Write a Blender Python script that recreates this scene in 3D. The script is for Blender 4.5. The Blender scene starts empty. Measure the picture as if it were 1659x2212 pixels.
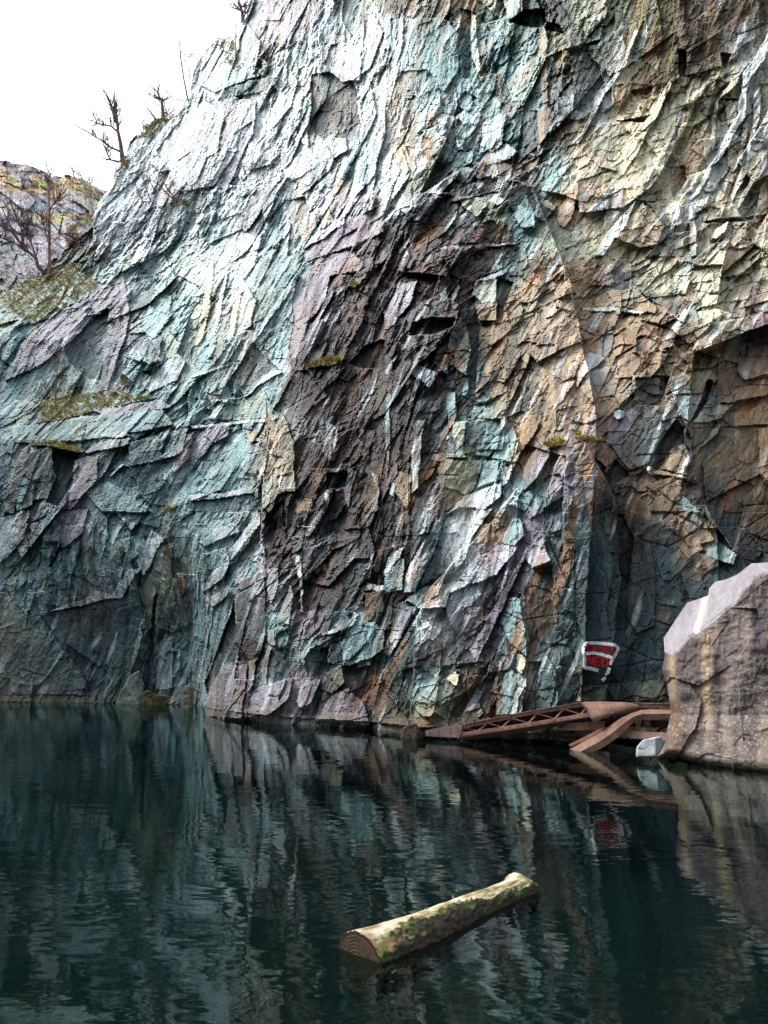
import bpy, bmesh, math, random
import numpy as np
from mathutils import Vector, Matrix
random.seed(7)
R = math.radians
C = bpy.context.scene.collection
F = 740.0; PIT = math.atan(153/740); CH = 2.0
cp, sp = math.cos(PIT), math.sin(PIT)

# ---------------------------------------------------------------- projection helpers
def ray(px, py):
    x = (np.asarray(px, float)-384)/F; yc = (512-np.asarray(py, float))/F
    return x, cp-yc*sp, sp+yc*cp
def at(px, py, Y):
    a, b, c = ray(px, py); k = Y/b
    return Vector((float(a*k), float(Y), float(CH+c*k)))
def ground(px, py, z=0.0):
    a, b, c = ray(px, py); k = (z-CH)/c
    return Vector((float(a*k), float(b*k), z))

# ---------------------------------------------------------------- numpy noise
def _h(ix, iy, seed):
    n = (ix.astype(np.int64)*374761393 + iy.astype(np.int64)*668265263 + seed*1274126177) & 0xffffffff
    n = ((n ^ (n >> 13))*1274126177) & 0xffffffff
    n = ((n ^ (n >> 16))*2246822519) & 0xffffffff
    n = n ^ (n >> 15)
    return (n & 0xffffff)/float(0xffffff)
def vnoise(x, y, seed=0):
    ix = np.floor(x); iy = np.floor(y); fx = x-ix; fy = y-iy
    fx = fx*fx*(3-2*fx); fy = fy*fy*(3-2*fy)
    a = _h(ix, iy, seed); b = _h(ix+1, iy, seed); c = _h(ix, iy+1, seed); d = _h(ix+1, iy+1, seed)
    return (a*(1-fx)+b*fx)*(1-fy)+(c*(1-fx)+d*fx)*fy
def fbm(x, y, seed=0, o=4, g=.5):
    s = 0; a = 1; t = 0
    for i in range(o):
        s = s+a*vnoise(x*2**i+i*17.3, y*2**i-i*9.1, seed+i*31); t += a; a *= g
    return s/t
def cells(u, v, seed, jit=.9):
    """jittered cells: nearest id hashes, offset from the centre, and distance to the border"""
    iu = np.floor(u); iv = np.floor(v)
    d1 = np.full(u.shape, 9e9); d2 = d1.copy()
    cu = np.zeros(u.shape); cv = cu.copy(); hi = cu.copy(); hj = cu.copy()
    for a in (-1, 0, 1):
        for b in (-1, 0, 1):
            p = iu+a; q = iv+b
            x = p+.5+jit*(_h(p, q, seed)-.5); y = q+.5+jit*(_h(p, q, seed+5)-.5)
            d = (x-u)**2+(y-v)**2
            m = d < d1
            d2 = np.where(m, d1, np.minimum(d2, d)); d1 = np.where(m, d, d1)
            cu = np.where(m, x, cu); cv = np.where(m, y, cv); hi = np.where(m, p, hi); hj = np.where(m, q, hj)
    return hi, hj, cu, cv, np.sqrt(d2)-np.sqrt(d1)
def plates(u, z, size, asp, ang, seed, tilt=1.0):
    """a field of tilted slabs elongated along the cleavage; height in units of size"""
    ca, sa = math.cos(ang), math.sin(ang)
    a = (u*ca+z*sa)/(size*asp); b = (-u*sa+z*ca)/size
    hi, hj, cu, cv, e = cells(a, b, seed)
    h = _h(hi, hj, seed+11)-.5
    ga = (_h(hi, hj, seed+12)-.5)*2; gb = (_h(hi, hj, seed+13)-.5)*2
    f = h*.8+tilt*((a-cu)*ga*asp*.35+(b-cv)*gb*.8)
    return f, e, _h(hi, hj, seed+14), (cu*size*asp, cv*size, ca, sa)

# ---------------------------------------------------------------- materials
def mat(name, rough=.8):
    m = bpy.data.materials.new(name); m.use_nodes = True
    nt = m.node_tree; b = nt.nodes['Principled BSDF']; b.inputs['Roughness'].default_value = rough
    b.inputs['Specular IOR Level'].default_value = .3
    return m, nt, b
def N(nt, t, **k):
    n = nt.nodes.new(t)
    for a, v in k.items(): setattr(n, a, v)
    return n
def L(nt, a, b): nt.links.new(a, b)
def mixc(nt, f, a, b, mode='MIX'):
    n = N(nt, 'ShaderNodeMix', data_type='RGBA', blend_type=mode)
    for s, v in ((n.inputs[0], f), (n.inputs[6], a), (n.inputs[7], b)):
        if hasattr(v, 'is_output'): L(nt, v, s)
        else: s.default_value = v if isinstance(v, float) else (*v, 1)[:4]
    return n.outputs[2]
def ramp(nt, v, p0, p1, c0=(0, 0, 0, 1), c1=(1, 1, 1, 1)):
    n = N(nt, 'ShaderNodeValToRGB'); L(nt, v, n.inputs[0])
    e = n.color_ramp.elements; e[0].position = p0; e[1].position = p1; e[0].color = c0; e[1].color = c1
    return n.outputs[0]
def noise(nt, vec, scale, det=6, rough=.6, mp=None):
    if mp:
        m = N(nt, 'ShaderNodeMapping'); L(nt, vec, m.inputs[0]); m.inputs['Scale'].default_value = mp[0]; m.inputs['Rotation'].default_value = mp[1]; vec = m.outputs[0]
    n = N(nt, 'ShaderNodeTexNoise'); L(nt, vec, n.inputs['Vector'])
    n.inputs['Scale'].default_value = scale; n.inputs['Detail'].default_value = det; n.inputs['Roughness'].default_value = rough
    return n.outputs[0]
def srgb(r, g, b):
    f = lambda c: (c/255/12.92 if c <= 10 else ((c/255+.055)/1.055)**2.4)
    return (f(r), f(g), f(b))

def rock_material(name, attr=True, base=(.2, .2, .2), fine=1.0, bump=.3, rough=.72):
    m, nt, b = mat(name, rough)
    tc = N(nt, 'ShaderNodeTexCoord').outputs['Object']
    if attr:
        col = N(nt, 'ShaderNodeVertexColor', layer_name='rock').outputs[0]
    else:
        col = mixc(nt, 0.0, base, base)
    s1 = noise(nt, tc, 1.6*fine, 8, .7, ((2.2, 2.2, .55), (.25, .45, .3)))        # cleavage streaks
    s2 = noise(nt, tc, 9*fine, 6, .7, ((1.5, 1.5, .6), (.2, .5, .1)))
    s3 = noise(nt, tc, 30*fine, 3, .6)
    k = mixc(nt, 1.0, col, ramp(nt, s1, .3, .7, (.76, .76, .77, 1), (1.22, 1.22, 1.21, 1)), 'MULTIPLY')
    k = mixc(nt, 1.0, k, ramp(nt, s2, .3, .7, (.74, .75, .77, 1), (1.24, 1.23, 1.21, 1)), 'MULTIPLY')
    L(nt, k, b.inputs['Base Color'])
    bp = N(nt, 'ShaderNodeBump'); bp.inputs['Strength'].default_value = bump; bp.inputs['Distance'].default_value = .045
    L(nt, s2, bp.inputs['Height'])
    bq = N(nt, 'ShaderNodeBump'); bq.inputs['Strength'].default_value = bump*.8; bq.inputs['Distance'].default_value = .015
    L(nt, s3, bq.inputs['Height']); L(nt, bp.outputs[0], bq.inputs['Normal'])
    L(nt, bq.outputs[0], b.inputs['Normal'])
    return m

def link(name, me, m, parent=None, **tags):
    o = bpy.data.objects.new(name, me); C.objects.link(o)
    if m: me.materials.append(m)
    if parent: o.parent = parent
    for k, v in tags.items(): o[k] = v
    return o
def np_mesh(name, co, faces, col=None, smooth=False):
    me = bpy.data.meshes.new(name)
    me.vertices.add(len(co)); me.vertices.foreach_set('co', np.asarray(co, np.float32).ravel())
    n, k = faces.shape
    me.loops.add(n*k); me.loops.foreach_set('vertex_index', faces.astype(np.int32).ravel())
    me.polygons.add(n); me.polygons.foreach_set('loop_start', np.arange(0, n*k, k, dtype=np.int32))
    me.polygons.foreach_set('use_smooth', np.full(n, smooth))
    me.update(calc_edges=True)
    if col is not None:
        a = me.color_attributes.new('rock', 'FLOAT_COLOR', 'POINT')
        a.data.foreach_set('color', np.concatenate([col, np.ones((len(col), 1))], 1).astype(np.float32).ravel())
    me.validate()
    return me
def grid_faces(nr, nc):
    i = np.arange(nr*nc).reshape(nr, nc)
    return np.stack([i[:-1, :-1], i[1:, :-1], i[1:, 1:], i[:-1, 1:]], -1).reshape(-1, 4)

# rock colours, some with glare, sun and shade painted in: slate bands, rust, lichen, quartz wash
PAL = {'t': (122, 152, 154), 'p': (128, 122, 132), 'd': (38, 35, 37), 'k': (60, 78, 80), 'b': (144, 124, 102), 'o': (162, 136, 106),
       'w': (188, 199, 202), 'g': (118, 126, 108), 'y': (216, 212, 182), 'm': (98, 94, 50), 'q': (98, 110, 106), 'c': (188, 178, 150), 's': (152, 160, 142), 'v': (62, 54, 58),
       'n': (84, 74, 60), 'l': (156, 158, 168)}
KEYS = ['t', 'p', 'd', 'k', 'b', 'o', 'w', 'g', 'y', 'm', 'q', 's', 'v', 'n', 'l', 'c']; PALA = np.array([srgb(*PAL[k]) for k in KEYS])
# which palette colour lies where on the face: 24 columns by 23 rows of palette numbers
# 0 teal 1 mauve 2 black 3 dark teal 4 brown 5 ochre 6 pale (glare painted in at upper left) 7 olive grey 8 cream 9 moss 11 sage 12 dark purple 13 olive brown 14 lilac
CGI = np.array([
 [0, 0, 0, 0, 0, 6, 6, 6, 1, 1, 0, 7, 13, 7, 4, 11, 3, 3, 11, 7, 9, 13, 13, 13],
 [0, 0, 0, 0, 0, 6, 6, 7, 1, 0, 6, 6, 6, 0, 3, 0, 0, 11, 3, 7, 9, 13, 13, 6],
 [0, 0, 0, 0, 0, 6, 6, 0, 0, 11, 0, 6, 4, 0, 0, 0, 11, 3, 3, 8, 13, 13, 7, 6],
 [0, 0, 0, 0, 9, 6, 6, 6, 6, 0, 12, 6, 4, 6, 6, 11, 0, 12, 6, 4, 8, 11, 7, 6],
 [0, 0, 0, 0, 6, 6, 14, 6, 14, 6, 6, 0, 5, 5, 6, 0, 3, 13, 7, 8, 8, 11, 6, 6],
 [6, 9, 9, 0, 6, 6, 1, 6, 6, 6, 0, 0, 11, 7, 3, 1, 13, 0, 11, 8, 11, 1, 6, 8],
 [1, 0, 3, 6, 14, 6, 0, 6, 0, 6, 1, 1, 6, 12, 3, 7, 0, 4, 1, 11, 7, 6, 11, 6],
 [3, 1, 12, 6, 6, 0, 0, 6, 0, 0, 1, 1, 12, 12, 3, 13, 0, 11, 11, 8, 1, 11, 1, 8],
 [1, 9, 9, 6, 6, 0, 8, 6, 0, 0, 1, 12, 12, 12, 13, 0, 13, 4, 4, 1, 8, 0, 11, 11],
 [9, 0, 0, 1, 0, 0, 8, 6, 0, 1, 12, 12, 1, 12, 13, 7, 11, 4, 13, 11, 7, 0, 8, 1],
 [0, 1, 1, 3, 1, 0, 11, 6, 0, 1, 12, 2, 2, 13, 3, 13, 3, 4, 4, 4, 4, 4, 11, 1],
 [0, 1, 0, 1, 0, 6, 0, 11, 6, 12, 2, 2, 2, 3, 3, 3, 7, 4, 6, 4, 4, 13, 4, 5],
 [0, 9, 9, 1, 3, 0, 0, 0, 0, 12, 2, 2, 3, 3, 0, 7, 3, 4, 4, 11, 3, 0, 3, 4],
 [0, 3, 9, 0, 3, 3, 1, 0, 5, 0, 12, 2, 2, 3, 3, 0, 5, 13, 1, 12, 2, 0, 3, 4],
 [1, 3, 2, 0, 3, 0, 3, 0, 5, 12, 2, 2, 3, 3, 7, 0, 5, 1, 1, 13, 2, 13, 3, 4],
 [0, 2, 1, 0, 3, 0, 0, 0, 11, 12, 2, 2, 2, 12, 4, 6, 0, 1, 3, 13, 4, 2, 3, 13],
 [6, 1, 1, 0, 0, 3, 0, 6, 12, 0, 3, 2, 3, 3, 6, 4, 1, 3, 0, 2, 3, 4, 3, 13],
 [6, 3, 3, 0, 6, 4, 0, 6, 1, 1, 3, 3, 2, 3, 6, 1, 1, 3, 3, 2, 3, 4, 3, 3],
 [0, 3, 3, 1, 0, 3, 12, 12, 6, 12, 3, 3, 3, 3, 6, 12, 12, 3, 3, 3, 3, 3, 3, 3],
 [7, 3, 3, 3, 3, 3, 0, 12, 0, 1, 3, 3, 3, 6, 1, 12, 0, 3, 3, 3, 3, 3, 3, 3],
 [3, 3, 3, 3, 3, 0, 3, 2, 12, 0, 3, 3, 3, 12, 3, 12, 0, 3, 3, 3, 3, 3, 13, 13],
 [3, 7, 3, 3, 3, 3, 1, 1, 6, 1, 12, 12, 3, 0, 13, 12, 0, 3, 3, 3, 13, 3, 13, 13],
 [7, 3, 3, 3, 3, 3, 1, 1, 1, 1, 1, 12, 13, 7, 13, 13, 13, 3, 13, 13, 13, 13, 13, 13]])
# hand-laid slabs, ledges and hollows, shade painted dark into the hollows: (tile col, tile row, colour, relief m, facing left, facing up, outline in the tile)
POLY = [
 # ---- big masses (whole-picture pixels)
 (9,9,'',2.5,-1.3,.0,[(640,790),(720,610),(850,455),(1000,362),(1150,400),(1230,600),(1290,900),(1250,1620),(448,1620),(440,1520),(520,1350),(562,1230),(570,1000),(590,880)]),
 (9,9,'',1.5,.2,.3,[(1100,960),(1180,900),(1270,960),(1330,1080),(1340,1260),(1310,1500),(1320,1620),(880,1620),(900,1330),(1000,1180),(1060,1060)]),
 (9,9,'',-1.6,-.8,.0,[(1500,760),(1659,700),(1740,900),(1740,1300),(1640,1260),(1540,1120),(1480,960)]),
 # ---- broad colour bands of the rock, light mixed into some: last number before the outline is the share of the band colour
 (9,9,'t',0,0,.46,[(-200,520),(260,560),(640,480),(650,600),(600,860),(560,1100),(540,1350),(430,1600),(-200,1600)]),
 (9,9,'w',0,0,.42,[(200,420),(400,100),(560,-100),(760,-100),(960,330),(860,420),(700,520),(420,620),(260,560)]),  # glare over the upper left, painted in as pale rock
 (9,9,'t',0,0,.38,[(830,30),(1130,20),(1230,150),(1200,330),(980,360),(880,300)]),
 (9,9,'c',0,0,.42,[(1240,260),(1420,180),(1659,60),(1800,100),(1800,760),(1500,680),(1300,560),(1210,420)]),  # sunlit cream of the upper right, put into the rock colour
 (9,9,'b',0,0,.52,[(1030,640),(1200,600),(1420,660),(1600,760),(1800,800),(1800,1000),(1300,1060),(1080,930),(1040,780)]),
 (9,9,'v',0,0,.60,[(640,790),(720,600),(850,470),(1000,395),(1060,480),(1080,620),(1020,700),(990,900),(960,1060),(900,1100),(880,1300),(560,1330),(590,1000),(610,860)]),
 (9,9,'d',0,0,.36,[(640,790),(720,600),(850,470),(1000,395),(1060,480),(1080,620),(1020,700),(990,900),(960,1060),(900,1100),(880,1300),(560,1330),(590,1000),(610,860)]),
 (9,9,'k',0,0,.55,[(1150,1180),(1280,1080),(1500,1200),(1500,1560),(1130,1560)]),
 # ---- far upper left
 (0,1,'m',.2,.2,.9,[(-300,330),(0,320),(330,150),(620,60),(760,180),(900,250),(620,400),(470,520),(280,590),(150,560),(-300,640)]),
 (0,1,'t',.7,.4,.2,[(-100,490),(190,430),(265,520),(230,550),(-100,570)]),(0,1,'w',.5,.4,.2,[(480,420),(570,190),(640,290),(540,470)]),
 (0,1,'t',.3,.1,.2,[(380,250),(480,220),(500,280),(400,310)]),(0,1,'t',.3,.2,.2,[(-100,650),(250,600),(420,560),(100,780),(-100,820)]),
 (0,1,'p',1.0,.1,.5,[(30,1085),(160,800),(290,620),(560,470),(830,270),(1090,170),(1070,330),(800,530),(640,720),(500,820),(300,960)]),
 (0,1,'p',.7,.5,.0,[(1070,160),(1130,500),(1080,720),(1010,900),(930,1170),(870,1170),(900,900),(950,600),(980,400),(1040,250)]),
 (0,1,'w',.2,.4,.0,[(1050,420),(1090,560),(1070,640),(1030,560)]),
 (0,1,'k',-.8,-.6,-.1,[(560,780),(760,590),(940,440),(930,640),(890,820),(880,1080),(760,1060),(600,930)]),
 (0,1,'t',.6,.5,.1,[(1250,520),(1350,320),(1480,340),(1450,560),(1340,720),(1230,640)]),
 (0,1,'k',-.4,-.5,.0,[(1140,200),(1330,170),(1330,330),(1230,500),(1180,620),(1120,500)]),
 (0,1,'w',.6,.7,.3,[(1230,1110),(1380,960),(1540,830),(1600,900),(1520,1080),(1300,1180)]),
 (0,1,'s',.4,.5,.1,[(1380,760),(1440,620),(1560,760),(1480,900),(1380,860)]),
 (0,1,'k',-.5,-.6,.0,[(1120,680),(1260,660),(1370,880),(1290,920),(1130,760)]),
 (0,1,'m',.9,.1,1.0,[(330,1450),(400,1240),(900,1170),(1400,1225),(840,1335),(560,1410)]),
 (0,1,'t',1.1,.2,.0,[(590,1290),(760,1265),(830,1260),(840,1340),(600,1345)]),(0,1,'p',1.1,.2,.2,[(820,1270),(870,1210),(960,1255),(940,1290)]),
 (0,1,'w',1.3,.1,.4,[(340,1440),(760,1380),(760,1395),(350,1460)]),(0,1,'p',1.3,.1,.5,[(840,1330),(1400,1250),(1480,1310),(900,1400)]),
 (0,1,'t',1.2,.1,-.3,[(100,1480),(340,1460),(840,1380),(1400,1330),(1500,1460),(1180,1520),(820,1580),(560,1600),(120,1620)]),
 (0,1,'w',1.5,.1,.5,[(870,1550),(1020,1500),(1150,1550),(1000,1580)]),
 (0,1,'m',1.7,.1,.9,[(230,1640),(450,1585),(740,1685),(600,1700),(400,1630)]),
 (0,1,'o',1.7,.1,.9,[(1000,1600),(1130,1560),(1110,1610),(1040,1630)]),
 (0,1,'k',1.3,-.7,-.2,[(220,1700),(450,1640),(460,1800),(430,2100),(290,2100),(290,1960),(200,1880)]),
 (0,1,'k',-2.2,-.8,-.6,[(450,1650),(640,1690),(690,1760),(640,1900),(530,2180),(400,2130),(480,1900)]),
 (0,1,'p',1.6,.7,.0,[(40,2100),(110,1900),(180,1680),(240,1640),(220,1850),(120,2212),(30,2212)]),
 (0,1,'p',1.2,.2,.2,[(640,1760),(850,1700),(830,1930),(600,2212),(470,2212),(620,2000)]),
 (0,1,'t',1.7,.4,.0,[(150,2000),(200,1900),(300,1960),(290,2150),(140,2200)]),
 (0,1,'k',1.4,-.9,-.2,[(1100,1620),(1360,1545),(1400,1800),(1440,2150),(1300,2150),(1200,2050),(1120,1800)]),
 (0,1,'p',2.0,.2,.7,[(730,1690),(860,1610),(1150,1570),(1080,1640),(760,1700)]),
 (0,1,'w',1.5,.5,.5,[(940,1900),(1060,1800),(1090,1800),(960,1900)]),
 (0,1,'t',1.4,.5,.1,[(930,1940),(1160,2090),(1330,2212),(880,2212),(740,2050)]),
 (0,1,'d',-.9,-.9,-.3,[(1390,1700),(1480,1490),(1530,1480),(1410,1720)]),
 (0,1,'p',1.0,.6,.3,[(1470,1900),(1560,1560),(1659,1540),(1659,1720),(1530,1850)]),
 # ---- lower left wall
 (0,2,'w',.9,.6,.5,[(-60,70),(20,20),(150,-20),(120,120),(60,200),(-60,300)]),
 (0,2,'p',1.0,.4,.3,[(250,60),(300,-10),(440,-10),(410,100),(350,160),(290,200)]),
 (0,2,'m',1.2,0,.8,[(200,120),(280,110),(295,150),(215,150)]),
 (0,2,'d',-.9,-.5,-.3,[(240,275),(300,160),(305,180),(260,280)]),
 (0,2,'t',.7,.5,.0,[(330,290),(345,190),(400,130),(380,250),(350,320)]),
 (0,2,'o',.2,.3,.0,[(568,165),(612,205),(590,240),(570,225)]),(0,2,'t',.9,.3,.4,[(600,140),(700,100),(730,180),(640,240)]),
 (0,2,'w',1.2,.7,.2,[(555,415),(635,285),(700,275),(600,440)]),(0,2,'w',1.2,.6,.2,[(675,235),(745,95),(815,130),(708,320)]),
 (0,2,'o',.3,.0,.0,[(858,275),(925,330),(940,400),(900,390)]),
 (0,2,'l',1.2,.2,.9,[(225,500),(400,440),(480,395),(590,430),(500,440),(400,470)]),
 (0,2,'k',.5,-.2,-.2,[(200,505),(400,475),(590,435),(760,330),(700,560),(600,940),(470,940),(330,700)]),
 (0,2,'q',1.0,.3,.1,[(-300,380),(30,400),(90,450),(160,560),(250,650),(330,700),(400,780),(470,945),(470,1100),(-300,1100)]),
 (0,2,'n',.9,0,.1,[(-300,905),(480,905),(470,1100),(-300,1100)]),
 (0,2,'g',.8,.2,.1,[(780,180),(860,150),(850,300),(900,420),(940,560),(860,600),(740,560),(700,420)]),
 (0,2,'l',.6,.4,0,[(790,640),(860,620),(860,880),(770,880)]),(0,2,'d',-.5,-.4,0,[(765,420),(782,400),(760,680),(720,860),(705,860),(745,640)]),
 # ---- centre left, tile 1,1
 (1,1,'y',.5,.8,.1,[(30,770),(90,480),(130,130),(200,20),(160,420),(80,770)]),
 (1,1,'w',.5,.8,.1,[(170,640),(230,400),(290,160),(310,170),(240,540),(180,700)]),
 (1,1,'y',.6,.9,.3,[(290,750),(340,500),(370,150),(440,190),(560,380),(500,600),(310,750)]),
 (1,1,'w',.9,.5,.6,[(895,195),(915,215),(560,700),(330,1060),(160,1330),(130,1320),(300,1030),(520,680)]),
 (1,1,'k',-.3,-.5,.0,[(540,760),(660,900),(760,980),(600,1040),(440,1190),(330,1060)]),
 (1,1,'w',.9,.4,.9,[(440,1215),(600,1080),(700,970),(790,1000),(560,1130),(450,1225)]),
 (1,1,'s',.3,.2,.0,[(110,1180),(440,1230),(640,1180),(690,1290),(640,1410),(320,1430),(180,1400)]),
 (1,1,'w',.8,.7,.3,[(140,1400),(270,1240),(305,1250),(190,1415)]),
 (1,1,'w',.9,.0,.9,[(-10,1040),(400,900),(400,920),(0,1060)]),(1,1,'w',.8,.0,.9,[(200,1240),(440,1210),(440,1225),(200,1255)]),
 (1,1,'w',.9,.0,.9,[(-20,1475),(640,1405),(650,1435),(0,1495)]),
 (1,1,'p',1.0,.7,.3,[(-20,1640),(120,1480),(330,1460),(310,1560),(180,1620),(60,1760),(-20,1860)]),
 (1,1,'o',.8,.0,.8,[(450,1570),(530,1520),(560,1570),(610,1600),(500,1600)]),
 (1,1,'l',1.2,.1,.9,[(-20,2080),(300,2040),(550,1990),(560,2040),(300,2080),(-20,2130)]),
 (1,1,'k',.2,-.2,-.3,[(-20,2140),(560,2060),(580,2212),(-20,2212)]),
 (1,1,'t',.4,.3,0,[(300,1600),(600,1620),(610,1840),(540,1900),(330,1780)]),
 (1,1,'v',1.2,-.3,.0,[(860,870),(910,890),(850,1060),(700,1330),(650,1560),(640,1850),(600,1900),(560,2212),(640,2180),(550,2150),(540,2060),(600,1800),(615,1500),(690,1290),(840,1020)]),
 (1,1,'p',.6,.7,.4,[(870,890),(868,400),(900,200),(980,100),(1200,-20),(1400,-30),(1480,60),(1450,130),(1210,170),(1150,400),(980,680)]),
 (1,1,'l',.5,.7,.5,[(980,700),(1150,400),(1230,290),(1220,330),(1060,620),(900,880),(860,880)]),
 (1,1,'d',-.9,-.9,-.3,[(970,690),(985,600),(1150,380),(1200,180),(1330,150),(1230,240),(1170,400),(1000,640)]),
 (1,1,'s',1.4,.6,.1,[(780,1350),(830,1450),(880,1600),(890,2030),(780,2050),(640,2170),(640,1880),(720,1500)]),
 (1,1,'o',1.45,.6,.1,[(760,1400),(790,1560),(700,1720),(740,1550)]),(1,1,'o',1.45,.6,.1,[(700,1850),(830,1780),(740,1960),(690,2080)]),
 (1,1,'w',1.7,.8,.2,[(740,1900),(860,1880),(870,2020),(740,2010)]),
 (1,1,'d',-.4,-.9,.0,[(870,1000),(1000,990),(1150,1200),(980,1330),(860,1400),(800,1180)]),
 (1,1,'v',.4,.3,-.1,[(1090,1240),(1240,1000),(1330,960),(1160,1200),(940,1420),(900,1380)]),
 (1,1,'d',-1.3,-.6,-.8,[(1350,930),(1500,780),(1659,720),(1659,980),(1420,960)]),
 (1,1,'m',1.3,.2,.9,[(990,970),(1080,900),(1240,870),(1330,880),(1220,950),(1000,980)]),
 (1,1,'l',.9,.8,.2,[(1170,1430),(1260,1480),(1240,1640),(1190,1750),(1125,1700)]),
 (1,1,'w',.9,.9,.1,[(1230,1470),(1265,1490),(1240,1650),(1210,1700)]),
 (1,1,'t',.8,.8,.2,[(1290,1940),(1340,1880),(1430,1850),(1390,1980),(1360,2180),(1330,2100)]),
 (1,1,'w',.9,.9,.1,[(1555,1870),(1620,1900),(1610,2212),(1550,2212),(1590,2020)]),
 (1,1,'w',.8,.8,0,[(1140,2020),(1185,2060),(1165,2212),(1140,2212)]),
 (1,1,'d',-1.4,-.6,-.4,[(1160,1870),(1340,1850),(1330,1990),(1160,2020)]),
 (1,1,'b',.9,.4,0,[(890,2110),(1030,2100),(1040,2212),(900,2212)]),
 # ---- centre, tile 2,1
 (2,1,'l',.9,.7,.2,[(0,500),(150,240),(290,220),(220,420),(130,520),(40,640),(0,640)]),
 (2,1,'l',.6,.7,.2,[(545,480),(600,300),(640,240),(650,270),(580,470)]),(2,1,'t',.3,.2,.1,[(470,240),(540,280),(550,380),(470,380)]),
 (2,1,'k',.8,-.2,.0,[(280,420),(460,425),(480,520),(280,520)]),
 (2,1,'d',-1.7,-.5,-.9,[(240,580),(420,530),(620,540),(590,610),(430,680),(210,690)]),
 (2,1,'s',1.0,.5,.2,[(790,210),(980,185),(975,400),(850,410),(760,330)]),(2,1,'l',1.2,.2,.9,[(790,215),(1080,100),(1060,150),(930,200)]),
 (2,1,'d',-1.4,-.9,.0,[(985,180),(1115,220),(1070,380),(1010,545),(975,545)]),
 (2,1,'b',1.2,.5,.0,[(790,420),(910,395),(980,410),(975,550),(830,555)]),
 (2,1,'d',-1.0,-.9,-.1,[(710,560),(770,330),(830,620),(800,900),(790,1150),(760,1400),(710,1400),(730,1000),(700,700)]),
 (2,1,'g',.9,.4,.2,[(565,810),(565,720),(670,530),(710,600),(750,830)]),(2,1,'w',1.1,.9,.2,[(567,720),(590,640),(668,530),(660,580),(580,715)]),
 (2,1,'g',.8,.2,.0,[(610,820),(745,835),(710,1040),(610,960)]),
 (2,1,'w',.9,.7,.4,[(245,960),(300,930),(380,980),(465,1010),(390,1150),(320,1060),(255,1040)]),
 (2,1,'y',1.2,.9,.3,[(460,1000),(525,850),(552,855),(500,990)]),(2,1,'t',1.0,.2,.0,[(500,990),(552,860),(545,1030)]),
 (2,1,'p',.9,.9,.1,[(140,1120),(330,780),(400,680),(370,760),(180,1120)]),(2,1,'l',.8,.9,.1,[(0,1000),(110,860),(120,870),(20,1030)]),
 (2,1,'t',.6,.7,.0,[(545,1190),(620,1180),(625,1380),(560,1510),(545,1330)]),
 (2,1,'w',.9,.9,.1,[(300,1420),(352,1430),(320,1600),(290,2000),(240,2060),(232,1700),(260,1590)]),
 (2,1,'w',.8,.9,.1,[(100,1800),(112,1830),(90,2090),(45,2040)]),(2,1,'t',.5,.8,0,[(20,1180),(60,1180),(50,1700),(30,1950),(10,1600)]),
 (2,1,'b',.7,-.2,.0,[(110,1850),(230,1900),(235,2080),(200,2200),(95,2040)]),
 (2,1,'d',-.7,-.8,-.2,[(250,2130),(300,2000),(420,1880),(470,1800),(470,1900),(300,2090)]),
 (2,1,'s',1.0,.4,.0,[(590,1430),(715,1425),(685,1700),(600,1600)]),
 (2,1,'k',-.2,-.7,.0,[(715,1430),(1000,1400),(1010,1480),(900,1560),(790,1700),(690,1700)]),
 (2,1,'t',.9,.7,.2,[(530,1740),(560,1600),(640,1640),(720,1740)]),(2,1,'t',.7,.4,.1,[(780,1720),(900,1560),(1010,1510),(940,1680),(900,1740)]),
 (2,1,'t',.9,.6,.2,[(920,1745),(1000,1600),(1110,1480),(1145,1560),(1110,1780)]),
 (2,1,'t',.6,.5,.2,[(800,2010),(860,1770),(1000,1770),(970,1940)]),(2,1,'g',.5,-.1,.1,[(490,1760),(850,1770),(790,1980),(720,2080),(490,2000)]),
 (2,1,'n',.5,-.2,.1,[(490,2010),(620,2030),(720,2090),(520,2212),(480,2100)]),
 (2,1,'w',1.1,.5,.8,[(540,2230),(700,2080),(1010,1955),(1010,2090),(800,2230)]),
 (2,1,'w',1.0,.9,.2,[(1000,2000),(1090,1840),(1150,1560),(1180,1700),(1060,1960)]),
 (2,1,'o',.9,.7,.2,[(1160,1390),(1370,1390),(1300,1520),(1200,1680),(1140,1720),(1180,1530)]),
 (2,1,'p',1.1,.4,.4,[(1340,1620),(1420,1560),(1440,1700),(1330,1900),(1230,2010),(1200,1840)]),
 (2,1,'w',1.0,.9,.3,[(1440,1370),(1580,1090),(1640,1090),(1540,1250)]),
 (2,1,'m',1.4,.1,.9,[(1400,1620),(1540,1580),(1530,1640),(1420,1660)]),
 # ---- right, tile 3,1
 (3,1,'w',1.0,.1,1.0,[(40,445),(340,440),(620,485),(560,505),(330,478),(60,475)]),
 (3,1,'b',.9,.4,.0,[(260,300),(480,290),(430,440),(330,440)]),(3,1,'b',1.0,.3,.2,[(490,300),(540,310),(700,430),(690,500),(440,450)]),
 (3,1,'k',.3,-.5,-.2,[(540,300),(950,340),(880,515),(700,410)]),(3,1,'l',.9,.3,.8,[(700,410),(880,530),(920,570),(740,480)]),
 (3,1,'t',1.1,.6,.0,[(285,555),(320,690),(300,860),(235,850),(225,680)]),(3,1,'b',1.0,.5,.0,[(0,900),(210,640),(285,555),(230,700),(235,870),(60,1000)]),
 (3,1,'w',1.3,.8,.6,[(60,900),(120,815),(250,880),(200,920),(90,1000),(0,1150),(10,1020)]),
 (3,1,'b',1.1,-.1,.1,[(360,940),(440,830),(530,840),(600,930),(590,1030),(430,1040)]),
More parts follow.
